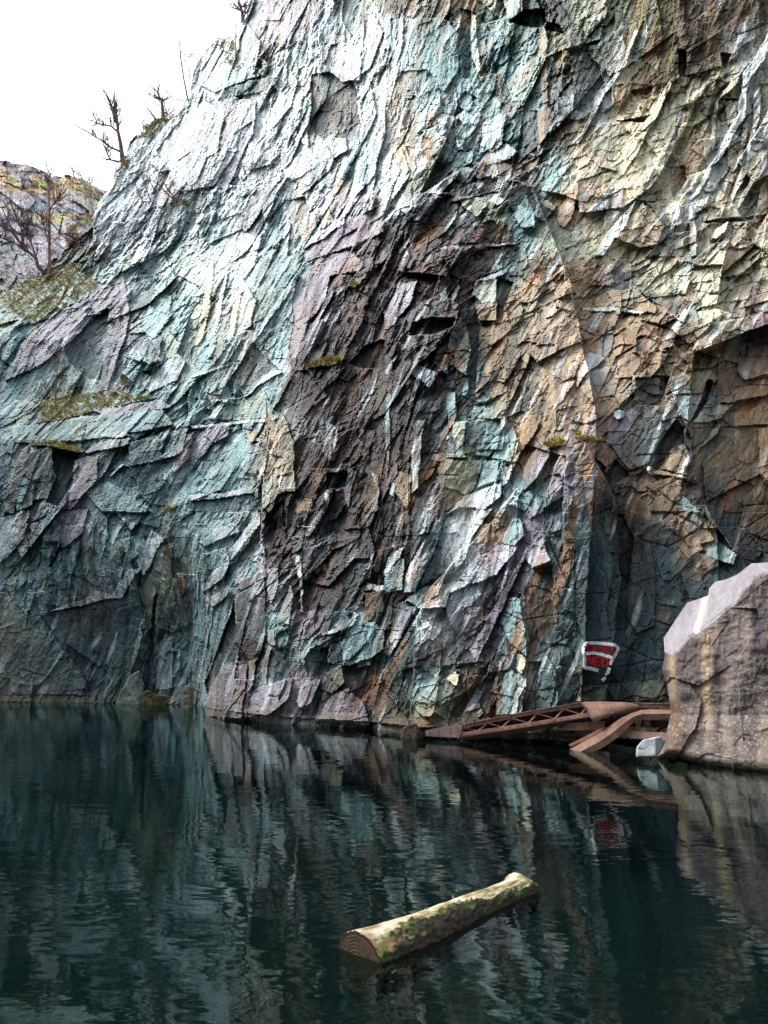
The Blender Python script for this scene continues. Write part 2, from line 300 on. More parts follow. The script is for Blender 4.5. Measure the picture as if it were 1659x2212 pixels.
 (3,1,'b',1.3,.6,.1,[(640,820),(720,690),(780,740),(780,830)]),(3,1,'b',1.3,.5,.0,[(610,1030),(640,840),(740,850),(700,1030)]),
 (3,1,'n',.9,-.6,.0,[(700,1030),(740,850),(860,850),(970,930),(900,1040)]),
 (3,1,'t',.9,.5,.1,[(525,830),(530,700),(600,690),(700,740),(640,820)]),
 (3,1,'d',-1.1,-.5,-.3,[(560,560),(700,580),(840,640),(1000,780),(940,840),(780,720),(660,680)]),
 (3,1,'k',1.3,.1,-.2,[(890,640),(910,570),(1010,580),(1035,670),(1000,690)]),(3,1,'w',1.4,.9,.2,[(875,620),(890,565),(915,570),(895,630)]),
 (3,1,'s',1.5,.2,.9,[(910,1020),(930,1000),(1110,1005),(1020,1060)]),(3,1,'g',1.4,.1,.0,[(880,1100),(930,1040),(1110,1010),(1140,1080),(1100,1190),(870,1190)]),
 (3,1,'k',.6,.1,-.1,[(520,1050),(730,1045),(720,1190),(640,1190),(520,1130)]),
 (3,1,'t',1.1,.4,.1,[(870,1200),(1105,1200),(1060,1300),(990,1445),(890,1380)]),(3,1,'s',1.3,.5,.5,[(930,1270),(990,1205),(1090,1205),(980,1260)]),
 (3,1,'d',-1.8,-.9,-.2,[(1140,1060),(1190,1080),(1130,1260),(1010,1440),(985,1440),(1080,1240)]),
 (3,1,'s',.6,.6,.4,[(1000,1440),(1080,1350),(1250,1290),(1380,1270),(1250,1400),(1130,1440)]),
 (3,1,'b',1.0,.2,.8,[(1240,1270),(1440,1110),(1659,1040),(1659,1200),(1350,1270)]),
 (3,1,'w',1.3,.5,.7,[(1380,1000),(1410,875),(1659,870),(1659,1020),(1450,1070)]),(3,1,'w',1.3,.6,.4,[(1410,800),(1440,765),(1490,765),(1440,870)]),
 (3,1,'g',1.1,.1,.0,[(1250,800),(1290,770),(1400,790),(1395,930),(1240,900)]),(3,1,'s',1.3,.3,.1,[(1490,800),(1659,770),(1659,865),(1480,870)]),
 (3,1,'b',1.1,.4,.3,[(1040,720),(1150,640),(1170,760),(1060,820)]),
 (3,1,'k',.7,-.1,.1,[(250,1590),(340,1380),(520,1240),(800,1390),(880,1410),(640,1780),(460,1860),(300,1650)]),
 (3,1,'p',1.0,.3,.3,[(255,1590),(340,1400),(480,1300),(560,1360),(420,1560),(270,1640)]),
 (3,1,'d',-1.8,-.7,-.5,[(620,1810),(700,1640),(860,1410),(930,1480),(945,1620),(820,1660),(700,1860)]),
 (3,1,'b',.9,.4,.2,[(730,1850),(830,1700),(900,1680),(990,1760),(970,1890)]),
 (3,1,'b',1.1,.1,.8,[(600,1860),(720,1860),(970,1900),(960,1920),(640,1890)]),
 (3,1,'d',-1.6,-.6,-.2,[(250,1900),(340,1750),(470,1900),(340,1960),(300,2212),(240,2212)]),
 (3,1,'d',-.8,-.9,.0,[(150,1720),(250,1820),(260,2212),(240,2212),(200,2000)]),
 (3,1,'n',.6,.2,0,[(600,1980),(860,1900),(940,2060),(1000,2212),(640,2212),(700,2060)]),(3,1,'t',1.0,.6,.3,[(880,2110),(920,2050),(1060,2212),(930,2212)]),
 (3,1,'n',-.5,-.2,.0,[(1000,1480),(1659,1460),(1659,2212),(1150,2212),(1030,1900)]),
 (3,1,'o',.5,.0,.0,[(1570,1500),(1659,1480),(1659,2000),(1600,1900)]),
 (3,1,'s',.6,.6,.3,[(1170,1500),(1250,1450),(1230,1520),(1100,1640),(1080,1640)]),
 # ---- top right, tile 3,0
 (3,0,'n',1.7,-.2,-.7,[(600,-300),(1560,-300),(1590,100),(1580,300),(1400,420),(1380,500),(1240,580),(900,665),(850,700),(750,725),(640,600),(560,500),(600,300)]),
 (3,0,'m',1.8,.1,-.2,[(700,-50),(850,-50),(840,340),(800,650),(720,650),(740,300)]),
 (3,0,'d',-.5,-.7,-.4,[(880,420),(950,430),(950,660),(890,660)]),(3,0,'d',-.5,-.7,-.4,[(1250,450),(1340,470),(1290,600),(1260,560)]),
 (3,0,'n',.9,-.3,-.3,[(430,520),(560,510),(700,620),(740,720),(480,780),(380,920),(310,900),(300,740)]),
 (3,0,'o',.95,-.3,-.3,[(320,740),(400,720),(390,900),(330,900)]),
 (3,0,'w',1.1,.9,.2,[(500,250),(535,262),(440,540),(220,860),(110,1090),(10,1260),(-20,1230),(60,1130),(190,830),(300,690),(430,480)]),
 (3,0,'k',-.6,-.9,.0,[(-20,400),(80,420),(200,560),(240,720),(80,980),(-20,960)]),
 (3,0,'g',.5,.0,.0,[(180,370),(400,300),(440,440),(240,600),(130,480)]),
 (3,0,'y',1.3,.9,.1,[(810,705),(830,720),(720,940),(620,1160),(520,1330),(420,1500),(370,1530),(350,1450),(440,1230),(600,1040),(700,880),(770,760)]),
 (3,0,'g',.5,.1,.0,[(80,1200),(230,1060),(400,1080),(460,1220),(350,1390),(180,1370)]),
 (3,0,'s',.5,.0,.1,[(720,955),(850,945),(870,1150),(720,1370),(590,1200)]),(3,0,'p',.3,-.3,.0,[(860,940),(940,950),(880,1200),(840,1320),(730,1380),(860,1150)]),
 (3,0,'d',-1.4,-.3,-.9,[(350,1055),(500,1030),(640,990),(590,1060)]),(3,0,'d',-1.2,-.2,-.9,[(1240,850),(1410,850),(1400,875),(1260,868)]),
 (3,0,'b',.9,.2,.6,[(90,1330),(200,1340),(350,1440),(350,1480),(200,1450)]),
 (3,0,'w',1.3,.8,.1,[(1430,780),(1440,640),(1560,480),(1680,260),(1680,420),(1560,600),(1500,700),(1460,1000),(1240,1380),(1060,1680),(1000,1720),(1180,1380),(1400,980)]),
 (3,0,'y',1.0,.9,.1,[(1170,1110),(1200,900),(1330,720),(1420,620),(1400,720),(1240,860),(1190,1300),(1160,1260)]),
 (3,0,'w',1.0,.9,.0,[(1540,820),(1600,760),(1600,960),(1520,1250),(1480,1500),(1340,1750),(1330,1700),(1450,1400),(1530,1050)]),
 (3,0,'l',.9,.9,.0,[(1659,1300),(1659,1420),(1500,1650),(1400,1850),(1350,1860),(1500,1560)]),
 (3,0,'m',1.0,.5,.0,[(1440,1080),(1480,1060),(1470,1260),(1390,1460),(1360,1480),(1420,1280)]),
 (3,0,'g',.3,-.2,.0,[(1110,1660),(1180,1420),(1360,1300),(1300,1480),(1190,1650)]),
 (3,0,'d',-1.0,-.9,-.1,[(840,1440),(950,1440),(950,1560),(860,1740),(820,1640)]),
 (3,0,'p',.6,.6,.0,[(320,1620),(400,1640),(390,1800),(280,1980),(265,1950),(280,1780)]),
 (3,0,'t',.9,.3,.1,[(450,1720),(520,1690),(700,1680),(700,1730),(560,1730)]),
 (3,0,'b',1.5,-.2,.1,[(440,1950),(620,1760),(700,1850),(770,1960),(700,2110),(560,2140),(420,2090),(330,2060)]),
 (3,0,'y',1.6,.9,.3,[(430,1930),(590,1750),(625,1800),(560,1930),(490,1985)]),(3,0,'w',1.4,.8,.4,[(150,2212),(330,1940),(440,1820),(520,1740),(440,1950),(330,2060),(240,2212)]),
 (3,0,'k',.8,-.7,.0,[(610,1740),(720,1740),(830,1950),(770,1960),(700,1850)]),
 (3,0,'l',.8,.5,.1,[(830,1780),(900,1740),(920,1920),(850,1960),(820,1900)]),(3,0,'k',.2,-.4,.0,[(700,2100),(860,1960),(920,1960),(930,2212),(600,2212)]),
 (3,0,'w',1.1,.9,0,[(980,1860),(1010,1760),(1040,1960),(1040,2212),(980,2212)]),
 (3,0,'d',-1.4,-.2,-.9,[(1090,1912),(1300,1890),(1540,1858),(1530,1895),(1300,1930),(1110,1935)]),
 (3,0,'y',1.1,.7,.3,[(1160,2070),(1200,1990),(1320,1910),(1290,2000),(1220,2060)]),
 (3,0,'n',.3,-.6,0,[(1590,1620),(1659,1500),(1659,1860),(1560,1860)]),
 # ---- top centre, tile 2,0
 (2,0,'k',-1.1,-.9,.0,[(665,70),(752,90),(750,560),(735,680),(680,672),(655,300)]),
 (2,0,'y',.7,.9,.0,[(750,110),(790,130),(832,600),(805,625),(755,480)]),
 (2,0,'w',1.4,.7,.2,[(1015,-200),(1200,-200),(1205,90),(1070,175)]),
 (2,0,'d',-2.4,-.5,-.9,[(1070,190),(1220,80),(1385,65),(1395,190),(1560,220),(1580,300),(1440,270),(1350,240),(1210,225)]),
 (2,0,'v',1.2,-.5,-.2,[(1370,-60),(1460,-20),(1560,90),(1680,300),(1680,440),(1590,330),(1500,200)]),
 (2,0,'b',.7,.4,.0,[(1345,260),(1400,190),(1415,620),(1425,880),(1370,900),(1345,600)]),
 (2,0,'n',.5,-.4,0,[(930,640),(1010,630),(1100,850),(1120,1080),(1060,1000),(980,860)]),
 (2,0,'t',.5,.2,.1,[(640,690),(740,690),(770,880),(740,960),(650,920)]),
 (2,0,'w',.8,.9,.1,[(580,960),(625,760),(640,900),(600,980),(630,1180),(680,1290),(640,1290)]),
 (2,0,'v',-.2,-.6,0,[(560,860),(620,780),(590,950),(640,1290),(620,1360),(540,1180)]),
 (2,0,'w',.9,.9,.2,[(840,1260),(860,1040),(900,1060),(990,980),(1060,980),(1020,1240),(930,1320)]),
 (2,0,'w',1.1,.6,.7,[(850,1395),(1000,1250),(1060,1240),(1150,1320),(1050,1390)]),
 (2,0,'d',-.6,-.7,-.1,[(1200,960),(1385,965),(1430,1160),(1330,1340),(1190,1330)]),(2,0,'b',.6,.5,0,[(1320,960),(1400,900),(1480,980),(1340,1330),(1330,1100)]),
 (2,0,'o',.3,.2,0,[(330,1180),(400,1190),(420,1260),(400,1360),(330,1340)]),(2,0,'o',.3,.1,0,[(80,1330),(180,1250),(240,1400),(160,1480)]),
 (2,0,'k',-1.0,-.7,.0,[(440,1410),(590,1385),(500,1570),(330,1670),(380,1540)]),
 (2,0,'t',.7,.3,.2,[(640,1310),(770,1310),(760,1400),(640,1470),(560,1480)]),
 (2,0,'l',.9,.6,.5,[(380,1680),(520,1540),(620,1460),(660,1490),(560,1600),(400,1760),(300,1900),(250,1900)]),
 (2,0,'n',1.2,-.2,.0,[(760,1415),(1000,1375),(1090,1430),(1180,1540),(1000,1500),(800,1540)]),(2,0,'s',1.5,.8,.1,[(915,1540),(968,1425),(990,1500),(940,1540)]),
 (2,0,'k',1.4,.1,.0,[(990,1500),(1030,1440),(1150,1500),(1090,1570),(1000,1560)]),
 (2,0,'t',1.5,.8,.2,[(950,1660),(985,1550),(1045,1550),(1000,1660)]),(2,0,'d',.6,-.9,0,[(1010,1670),(1050,1560),(1110,1570),(1050,1700)]),
 (2,0,'w',1.6,.6,.7,[(910,1740),(960,1690),(1065,1700),(1000,1775)]),(2,0,'g',1.2,.2,.2,[(640,1700),(860,1700),(900,1760),(800,1880),(680,1790)]),
 (2,0,'k',1.3,-.7,.0,[(1060,1740),(1120,1600),(1210,1700),(1130,1830)]),(2,0,'t',1.4,.2,.5,[(1120,1870),(1160,1770),(1290,1840),(1300,1960),(1200,1960)]),
 (2,0,'k',1.6,-.4,.0,[(1310,1870),(1330,1765),(1480,1815),(1385,1910)]),(2,0,'s',1.8,.3,.8,[(1340,1755),(1420,1740),(1490,1790),(1470,1830)]),
 (2,0,'d',-.3,-.7,-.3,[(1200,1640),(1240,1600),(1330,1760),(1300,1830)]),
 (2,0,'b',1.1,.7,.1,[(1680,1540),(1680,1640),(1620,1900),(1560,1970),(1510,1940),(1500,1850)]),
 (2,0,'t',.6,.2,.1,[(0,180),(60,160),(540,160),(640,300),(640,620),(520,800),(380,600),(90,620)]),
 (2,0,'w',.7,.9,.2,[(60,170),(170,150),(170,350),(90,640),(70,400)]),
 (2,0,'d',.9,-.8,0,[(770,1960),(950,1900),(1000,1950),(960,2060),(780,2060)]),(2,0,'l',1.2,.3,.8,[(450,2200),(480,2130),(740,2100),(1180,2110),(760,2140),(520,2150)]),
 # ---- top, tile 1,0
 (1,0,'p',.4,.3,.2,[(650,-100),(1200,-100),(1010,300),(850,400),(650,350)]),(1,0,'w',.6,.8,.1,[(370,230),(480,200),(590,360),(540,640),(460,640),(380,560)]),
 (1,0,'k',-.6,-.6,0,[(1320,-100),(1520,-100),(1500,180),(1380,330),(1300,180)]),(1,0,'w',.5,.9,.1,[(1420,370),(1500,160),(1490,330),(1460,600),(1430,500)]),
 (1,0,'k',.8,-.1,-.6,[(300,770),(480,700),(700,660),(860,740),(560,800),(380,830)]),(1,0,'t',1.0,.2,.5,[(90,740),(270,600),(430,600),(560,660),(380,720),(200,800)]),
 (1,0,'w',.5,.7,.4,[(-300,1300),(0,900),(230,850),(560,870),(520,1150),(380,1300),(220,1600),(-100,1660)]),
 (1,0,'p',.6,.3,0,[(300,860),(400,840),(360,1100),(290,1240),(240,1200)]),(1,0,'p',.6,.3,0,[(470,880),(560,880),(500,1200),(300,1640),(200,1600),(380,1300)]),
 (1,0,'v',-.8,-.4,.0,[(1040,640),(1180,620),(1400,700),(1440,860),(1465,1060),(1440,1200),(1350,1240),(1250,1150),(1150,1200),(1020,1100),(1030,800)]),
 (1,0,'w',.4,.7,.2,[(1150,560),(1190,380),(1330,370),(1460,410),(1450,690),(1300,710)]),(1,0,'w',.6,.9,.1,[(1420,840),(1450,880),(1495,1110),(1450,1230),(1460,1050)]),
 (1,0,'w',.5,.8,.3,[(930,1100),(1000,900),(1010,1270),(950,1230)]),(1,0,'w',.7,.7,.6,[(770,1450),(1000,1290),(1190,1190),(1330,1200),(1340,1300),(1000,1500),(860,1560)]),
 (1,0,'p',.6,.3,.3,[(380,1950),(560,1640),(800,1560),(700,1720),(470,2000)]),(1,0,'l',.8,.6,.3,[(900,1560),(1240,1320),(1180,1480),(950,1680)]),
 (1,0,'k',-.9,-.8,0,[(800,1740),(980,1690),(1010,1820),(890,1940),(880,2212),(830,2212),(850,1930)]),
 (1,0,'o',.7,.5,.1,[(915,1900),(1060,1820),(1070,2000),(980,2110),(930,2030)]),(1,0,'y',.7,.8,.1,[(1090,1800),(1170,1770),(1220,1900),(1130,1990)]),
 (1,0,'o',.4,.2,0,[(1230,1530),(1380,1560),(1320,1740),(1280,1780),(1230,1700)]),
 (1,0,'w',.9,.5,.8,[(950,2080),(1150,1990),(1240,1880),(1400,1790),(1260,1960),(1150,2060),(960,2150)]),
 (1,0,'p',.5,.5,.5,[(960,2160),(1180,2060),(1340,1900),(1659,1760),(1659,2000),(1400,2120),(1000,2260)]),
 (1,0,'w',.9,.9,.2,[(500,2212),(540,2060),(620,2020),(560,2212)]),(1,0,'k',-.5,-.4,0,[(480,2000),(600,1800),(640,1980),(560,2060)]),
 # ---- centre foot, tile 1,2
 (1,2,'l',1.0,.4,.7,[(35,150),(130,85),(220,55),(240,90),(130,140),(60,170)]),(1,2,'w',.9,.8,.3,[(240,110),(340,0),(340,60),(250,200),(200,200)]),
 (1,2,'w',.8,.7,.5,[(40,370),(120,280),(200,240),(150,330),(60,400)]),(1,2,'l',.9,.7,.5,[(60,440),(180,370),(190,400),(100,470)]),
 (1,2,'v',1.0,.2,.3,[(230,350),(380,280),(370,320),(240,390)]),(1,2,'v',1.2,-.2,.0,[(220,420),(360,330),(370,600),(330,740),(260,720),(220,640)]),
 (1,2,'d',-1.5,-.9,-.2,[(140,640),(210,440),(220,650),(280,730),(150,760),(80,900),(70,840)]),
 (1,2,'d',-1.4,-.9,-.1,[(370,0),(425,50),(400,180),(370,230),(360,120)]),
 (1,2,'l',1.0,.8,.1,[(370,280),(430,280),(425,380),(390,460),(370,400)]),(1,2,'w',.9,.9,.1,[(430,520),(490,360),(500,420),(490,560),(450,560)]),
 (1,2,'w',.9,.9,.0,[(515,210),(545,230),(552,500),(540,500),(530,330)]),(1,2,'y',.9,.7,.1,[(378,580),(415,590),(410,665),(380,655)]),
 (1,2,'w',1.0,.9,.1,[(375,670),(390,680),(370,850),(355,850),(352,740)]),(1,2,'k',-.3,-.7,0,[(390,670),(480,680),(500,820),(390,850)]),
 (1,2,'p',1.5,.5,.4,[(65,975),(110,840),(150,770),(275,755),(260,900),(240,1020),(60,1010)]),
 (1,2,'w',1.6,.8,.2,[(258,890),(290,770),(320,750),(300,860),(265,900)]),(1,2,'o',1.6,.7,.1,[(283,725),(325,725),(290,810),(275,800)]),
 (1,2,'p',1.4,.5,.4,[(260,900),(360,860),(500,820),(480,930),(380,1010),(240,1020)]),(1,2,'w',1.5,.9,.3,[(430,920),(475,820),(485,860),(440,940)]),
 (1,2,'w',1.4,.7,.4,[(515,940),(540,870),(620,830),(640,840),(590,950),(530,970)]),(1,2,'w',1.4,.8,.3,[(540,700),(600,620),(640,590),(620,640),(580,740),(550,760)]),
 (1,2,'v',1.2,.2,.4,[(580,670),(610,620),(700,590),(700,620),(640,660)]),(1,2,'d',-.9,-.8,-.3,[(560,720),(590,680),(680,670),(670,760),(630,820),(580,820)]),
 (1,2,'k',.9,.1,0,[(680,660),(735,650),(740,740),(690,760)]),(1,2,'t',1.5,.5,.6,[(735,650),(850,480),(920,560),(952,600),(952,680),(860,740),(750,760)]),
 (1,2,'w',1.3,.6,.7,[(600,620),(720,570),(840,490),(800,560),(700,600)]),
 (1,2,'g',1.2,.3,0,[(640,880),(660,800),(740,760),(760,840),(700,900)]),(1,2,'p',1.2,.4,.2,[(640,1000),(700,900),(780,870),(860,960),(880,1060),(600,1030)]),
 (1,2,'o',1.7,.5,.5,[(812,770),(830,740),(900,730),(880,765)]),(1,2,'n',1.7,-.1,-.2,[(865,395),(940,390),(952,470),(920,545),(860,545)]),
 (1,2,'w',1.9,.2,.8,[(862,385),(875,355),(960,365),(960,390)]),(1,2,'l',.7,.3,.8,[(700,560),(860,455),(850,490),(720,580)]),
 (1,2,'k',.3,-.1,-.4,[(540,180),(700,110),(840,120),(700,190),(640,260),(560,330)]),(1,2,'w',.9,.1,.9,[(515,70),(620,72),(620,78),(520,78)]),
 # ---- tile 2,2
 (2,2,'w',1.1,.9,.2,[(0,300),(50,200),(100,170),(60,260),(10,330)]),(2,2,'t',1.0,.6,.3,[(0,330),(70,230),(100,230),(90,390),(0,400)]),
 (2,2,'w',1.2,.8,.3,[(210,130),(260,30),(290,50),(270,140),(200,290),(150,400),(95,400),(120,280)]),(2,2,'k',.8,-.5,0,[(200,290),(280,150),(280,260),(260,330),(180,370)]),
 (2,2,'w',1.0,.8,.4,[(300,20),(370,-20),(540,-20),(440,120),(400,230),(350,300),(330,180)]),(2,2,'b',.9,.2,0,[(430,180),(480,60),(530,50),(520,140),(450,200)]),
 (2,2,'l',1.3,.6,.5,[(370,330),(440,230),(590,160),(660,180),(560,310),(440,360)]),(2,2,'l',1.4,.5,.6,[(690,230),(700,180),(790,130),(820,240),(740,280)]),
 (2,2,'t',1.0,.7,.2,[(580,150),(640,30),(680,30),(690,120),(640,170)]),
 (2,2,'w',1.6,.4,.9,[(90,450),(180,380),(340,340),(450,350),(330,400),(310,470),(170,480),(110,440)]),
 (2,2,'p',1.4,.7,.4,[(-10,700),(60,540),(110,470),(160,470),(90,620),(30,720)]),
 (2,2,'n',.7,-.4,0,[(415,480),(490,460),(495,530),(440,560)]),(2,2,'d',-.6,-.9,0,[(700,290),(830,260),(840,400),(850,560),(800,720),(740,740),(700,560)]),
 (2,2,'p',1.1,.4,.2,[(430,680),(520,520),(700,200),(690,250),(560,540),(460,740)]),(2,2,'w',1.0,.8,.2,[(350,560),(390,500),(440,520),(370,620)]),
 (2,2,'t',1.2,.6,.1,[(580,560),(620,430),(670,430),(700,600),(710,720),(620,650)]),(2,2,'y',1.2,.7,.1,[(650,780),(665,700),(708,730),(680,810)]),
 (2,2,'t',1.3,.7,.2,[(550,920),(620,780),(710,840),(680,1000),(560,1010)]),(2,2,'l',1.3,.8,.1,[(670,920),(700,860),(690,960),(660,1000)]),
 (2,2,'w',1.2,.9,.2,[(540,880),(575,740),(590,760),(560,880)]),(2,2,'y',1.2,.7,.5,[(305,830),(350,795),(370,810),(360,860),(340,860)]),
 (2,2,'d',-.8,-.9,.0,[(715,740),(780,740),(700,1000),(690,1000)]),(2,2,'n',.9,0,.2,[(-30,1000),(950,1040),(950,1140),(-30,1090)]),
 # ---- tile 3,2
 (3,2,'d',-.9,-.6,-.2,[(140,-10),(230,10),(290,130),(250,400),(220,330),(190,160)]),(3,2,'k',.9,.3,0,[(0,100),(120,90),(190,260),(150,480),(170,620),(40,640),(0,520)]),
 (3,2,'k',.7,.3,0,[(280,230),(370,150),(400,330),(390,560),(300,600),(250,500)]),(3,2,'b',.7,.5,.2,[(520,50),(640,60),(700,160),(560,230),(500,150)]),
 (3,2,'t',.9,.5,.2,[(520,60),(570,0),(650,40),(570,100)]),(3,2,'t',.9,.5,.2,[(620,160),(700,140),(800,210),(780,260),(650,220)]),
 (3,2,'v',1.2,-.6,.0,[(630,0),(690,10),(790,130),(900,240),(860,270),(780,190)]),
 (3,2,'d',-.5,-.6,0,[(500,330),(540,440),(560,430),(520,300)]),(3,2,'g',.6,0,0,[(30,860),(420,830),(460,930),(0,940)]),
]
def rast(PX, PY, pts, x0, y0, s):
    P = [(x0+a*s, y0+b*s) for a, b in pts]
    ins = np.zeros(PX.shape, bool); n = len(P)
    for i in range(n):
        xa, ya = P[i]; xb, yb = P[(i+1) % n]
        if ya == yb: continue
        c = ((PY < ya) != (PY < yb))
        ins ^= c & (PX < (xb-xa)*(PY-ya)/(yb-ya)+xa)
    return ins, P

# ---------------------------------------------------------------- the quarry face
WL = [(-140, 701), (0, 701), (100, 702), (190, 705), (225, 711), (278, 716.7), (370, 722), (417, 727), (490, 730), (565, 736), (680, 742), (768, 746), (900, 752)]
wy = lambda x: np.interp(x, [a for a, b in WL], [b for a, b in WL])
def water_Y(x):
    a, b, c = ray(x, wy(x)); return -CH*b/c
SX = [-140, 60, 130, 230, 320, 450, 560, 680, 900]
SY = [-160, 0, 60, 120, 180, 240, 290, 340, 400, 440, 500, 600, 700, 800]
SB = np.array([
 [19, 19, 18, 16, 12, 8, 5, 4, 2.5],
 [19, 19, 18, 15, 11, 7.5, 5.5, 4.2, 2.5],
 [19, 19, 17, 14, 10.5, 7.2, 5.5, 4.4, 3.2],
 [18, 18, 16, 13, 9.5, 7, 5.4, 4.6, 3.6],
 [16, 16, 14, 11.5, 9, 6.5, 5.0, 4.6, 3.6],
 [15, 14, 12, 10, 7.5, 5.6, 4.4, 4.2, 3.4],
 [11, 10.5, 9.5, 8, 6, 4.6, 3.8, 3.6, 3.0],
 [7.5, 7, 6.6, 6.4, 5.0, 3.8, 3.0, 2.8, 2.6],
 [6, 5.6, 5.4, 5.4, 4.0, 3.0, 2.4, 2.2, 2.0],
 [3, 3, 3.4, 4.4, 3.2, 2.4, 2.0, 1.8, 1.6],
 [2, 2, 2.2, 3.0, 2.4, 1.8, 1.4, 1.2, 1.0],
 [.8, .8, .8, 1.2, 1.2, .9, .7, .6, .5],
 [0, 0, 0, 0, 0, 0, 0, 0, 0], [-1, -1, -1, -1, -1, -1, -1, -1, -1]], float)
def setback(PX, PY):
    t = np.stack([np.interp(PX.ravel(), SX, r) for r in SB])
    y = np.clip(PY.ravel(), SY[0], SY[-1]); k = np.clip(np.searchsorted(SY, y, 'right')-1, 0, len(SY)-2)
    y0 = np.array(SY)[k]; y1 = np.array(SY)[k+1]; f = (y-y0)/(y1-y0)
    i = np.arange(len(y)); return (t[k, i]*(1-f)+t[k+1, i]*f).reshape(PX.shape)
SKY = [(-140, 330), (0, 292), (38, 273), (60, 259), (65, 244), (87, 224), (93, 214), (101, 194), (112, 186), (115, 168), (120, 162), (127, 150), (132, 138), (139, 134),
       (153, 121), (178, 113), (190, 93), (193, 75), (199, 58), (209, 44), (216, 38), (233, 39), (236, 24), (246, 17), (250, 0), (258, -40), (300, -90), (400, -120), (900, -150)]
def build_cliff():
    xs = np.arange(-90, 860, 1.0)
    ys = np.concatenate([np.arange(-150, -12, 4.0), np.arange(-10, 757, 1.0), np.arange(758, 790, 4.0)])
    PX, PY = np.meshgrid(xs, ys)
    sky = np.interp(xs, [a for a, b in SKY], [b for a, b in SKY])
    sky = sky+(fbm(xs*.09, xs*0, 91, 4)-.5)*9*(sky > -20)
    SKYR = np.broadcast_to(sky, PX.shape)
    PYc = np.maximum(PY, SKYR)
    wyr = np.broadcast_to(wy(xs), PX.shape)
    wys = np.interp(xs, [-140, 0, 150, 278, 370, 417, 490, 565, 680, 768, 900], [699.5, 701, 706.5, 714, 721, 727, 730, 736, 742, 746, 752])
    a0, b0, c0 = ray(xs, wys); low_ = np.clip((PY-520)/120, 0, 1); low_ = low_*low_*(3-2*low_)
    Yw = water_Y(xs)[None]*low_+(-CH*b0/c0)[None]*(1-low_)
    Yb = Yw+setback(PX, np.where(PYc > wyr, 700+(PYc-wyr), PYc*1.0))
    a, b, c = ray(PX, PYc); X0 = a*Yb/b; Z0 = CH+c*Yb/b
    U = .745*X0-.667*Yb
    # gentle warping of the cleavage so that nothing runs ruler straight
    wu = (fbm(U*.07, Z0*.07, 3, 2)-.5)*4+(fbm(U*.8, Z0*.8, 33, 3)-.5)*.10; wz = (fbm(U*.07+9, Z0*.07, 4, 2)-.5)*4
    u = U+wu; z = Z0+wz*.5
    A = R(62)
    f1, e1, r1, g1 = plates(u, z, 1.9, 2.2, A, 101, .6)
    f2, e2, r2, g2 = plates(u, z, .75, 2.6, R(70), 202, .7)
    f3, e3, r3, g3 = plates(u, z, .3, 5.0, R(66), 303)
    f4, e4, r4, g4 = plates(U, Z0, 1.1, 1.9, R(4), 404)
    f5, e5, r5, g5 = plates(U+wu*.3, Z0, .42, 1.6, R(-35), 505)
    ca, sa = math.cos(R(66)), math.sin(R(66))
    al = (u*ca+z*sa); ac = (-u*sa+z*ca)
    st = fbm(al*.5, ac*3.2, 606, 5, .6); stf = fbm(al*1.6, ac*11, 616, 3, .6)
    f6, e6, r6, g6 = plates(u, z, .14, 5.0, R(72), 707)
    vs = fbm(U*2.4+wu*.2, Z0*.28, 808, 5, .6); vf = fbm(U*9, Z0*.8, 818, 3)
    big = fbm(U*.07, Z0*.07, 5, 3)
    amp = .22+1.15*np.clip((fbm(U*.25, Z0*.25, 6, 3)-.32)*2.6, 0, 1)
    # ---- colour: every slab looks its colour up at its own middle
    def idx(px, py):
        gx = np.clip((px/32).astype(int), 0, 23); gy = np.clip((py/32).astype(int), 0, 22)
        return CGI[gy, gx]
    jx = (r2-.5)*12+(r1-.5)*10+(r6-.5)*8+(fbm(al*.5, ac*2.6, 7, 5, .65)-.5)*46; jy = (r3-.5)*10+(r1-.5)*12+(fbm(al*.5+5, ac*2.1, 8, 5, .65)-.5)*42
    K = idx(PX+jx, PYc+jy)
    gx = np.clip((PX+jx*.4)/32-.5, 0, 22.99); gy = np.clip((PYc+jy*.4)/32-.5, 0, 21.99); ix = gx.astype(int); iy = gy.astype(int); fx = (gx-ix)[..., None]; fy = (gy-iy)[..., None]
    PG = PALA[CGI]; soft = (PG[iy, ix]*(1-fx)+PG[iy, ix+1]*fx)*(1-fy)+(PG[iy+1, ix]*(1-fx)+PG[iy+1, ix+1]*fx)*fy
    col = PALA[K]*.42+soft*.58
    # ---- hand laid slabs
    rel = np.zeros(PX.shape); wn = 2.2
    WX = PX+(fbm(PX*.06, PY*.06, 21, 4)-.5)*wn*1.6+f3*.6; WY = PYc+(fbm(PX*.06+40, PY*.06, 22, 4)-.5)*wn*1.6+f2*.6
    fade = np.ones(PX.shape)
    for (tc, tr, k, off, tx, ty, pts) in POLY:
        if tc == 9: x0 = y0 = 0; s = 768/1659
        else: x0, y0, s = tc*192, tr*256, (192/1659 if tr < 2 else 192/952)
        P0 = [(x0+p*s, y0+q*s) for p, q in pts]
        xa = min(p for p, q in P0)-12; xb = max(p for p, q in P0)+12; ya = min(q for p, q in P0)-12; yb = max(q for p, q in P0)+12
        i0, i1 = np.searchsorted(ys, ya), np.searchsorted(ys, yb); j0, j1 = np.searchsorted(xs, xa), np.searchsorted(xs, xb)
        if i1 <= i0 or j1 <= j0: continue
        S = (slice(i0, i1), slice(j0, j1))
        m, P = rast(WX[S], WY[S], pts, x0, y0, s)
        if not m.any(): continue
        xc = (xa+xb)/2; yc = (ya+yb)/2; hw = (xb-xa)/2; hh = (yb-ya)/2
        sz = min(hw, hh)*np.mean(Yb[S])/F            # half size in metres
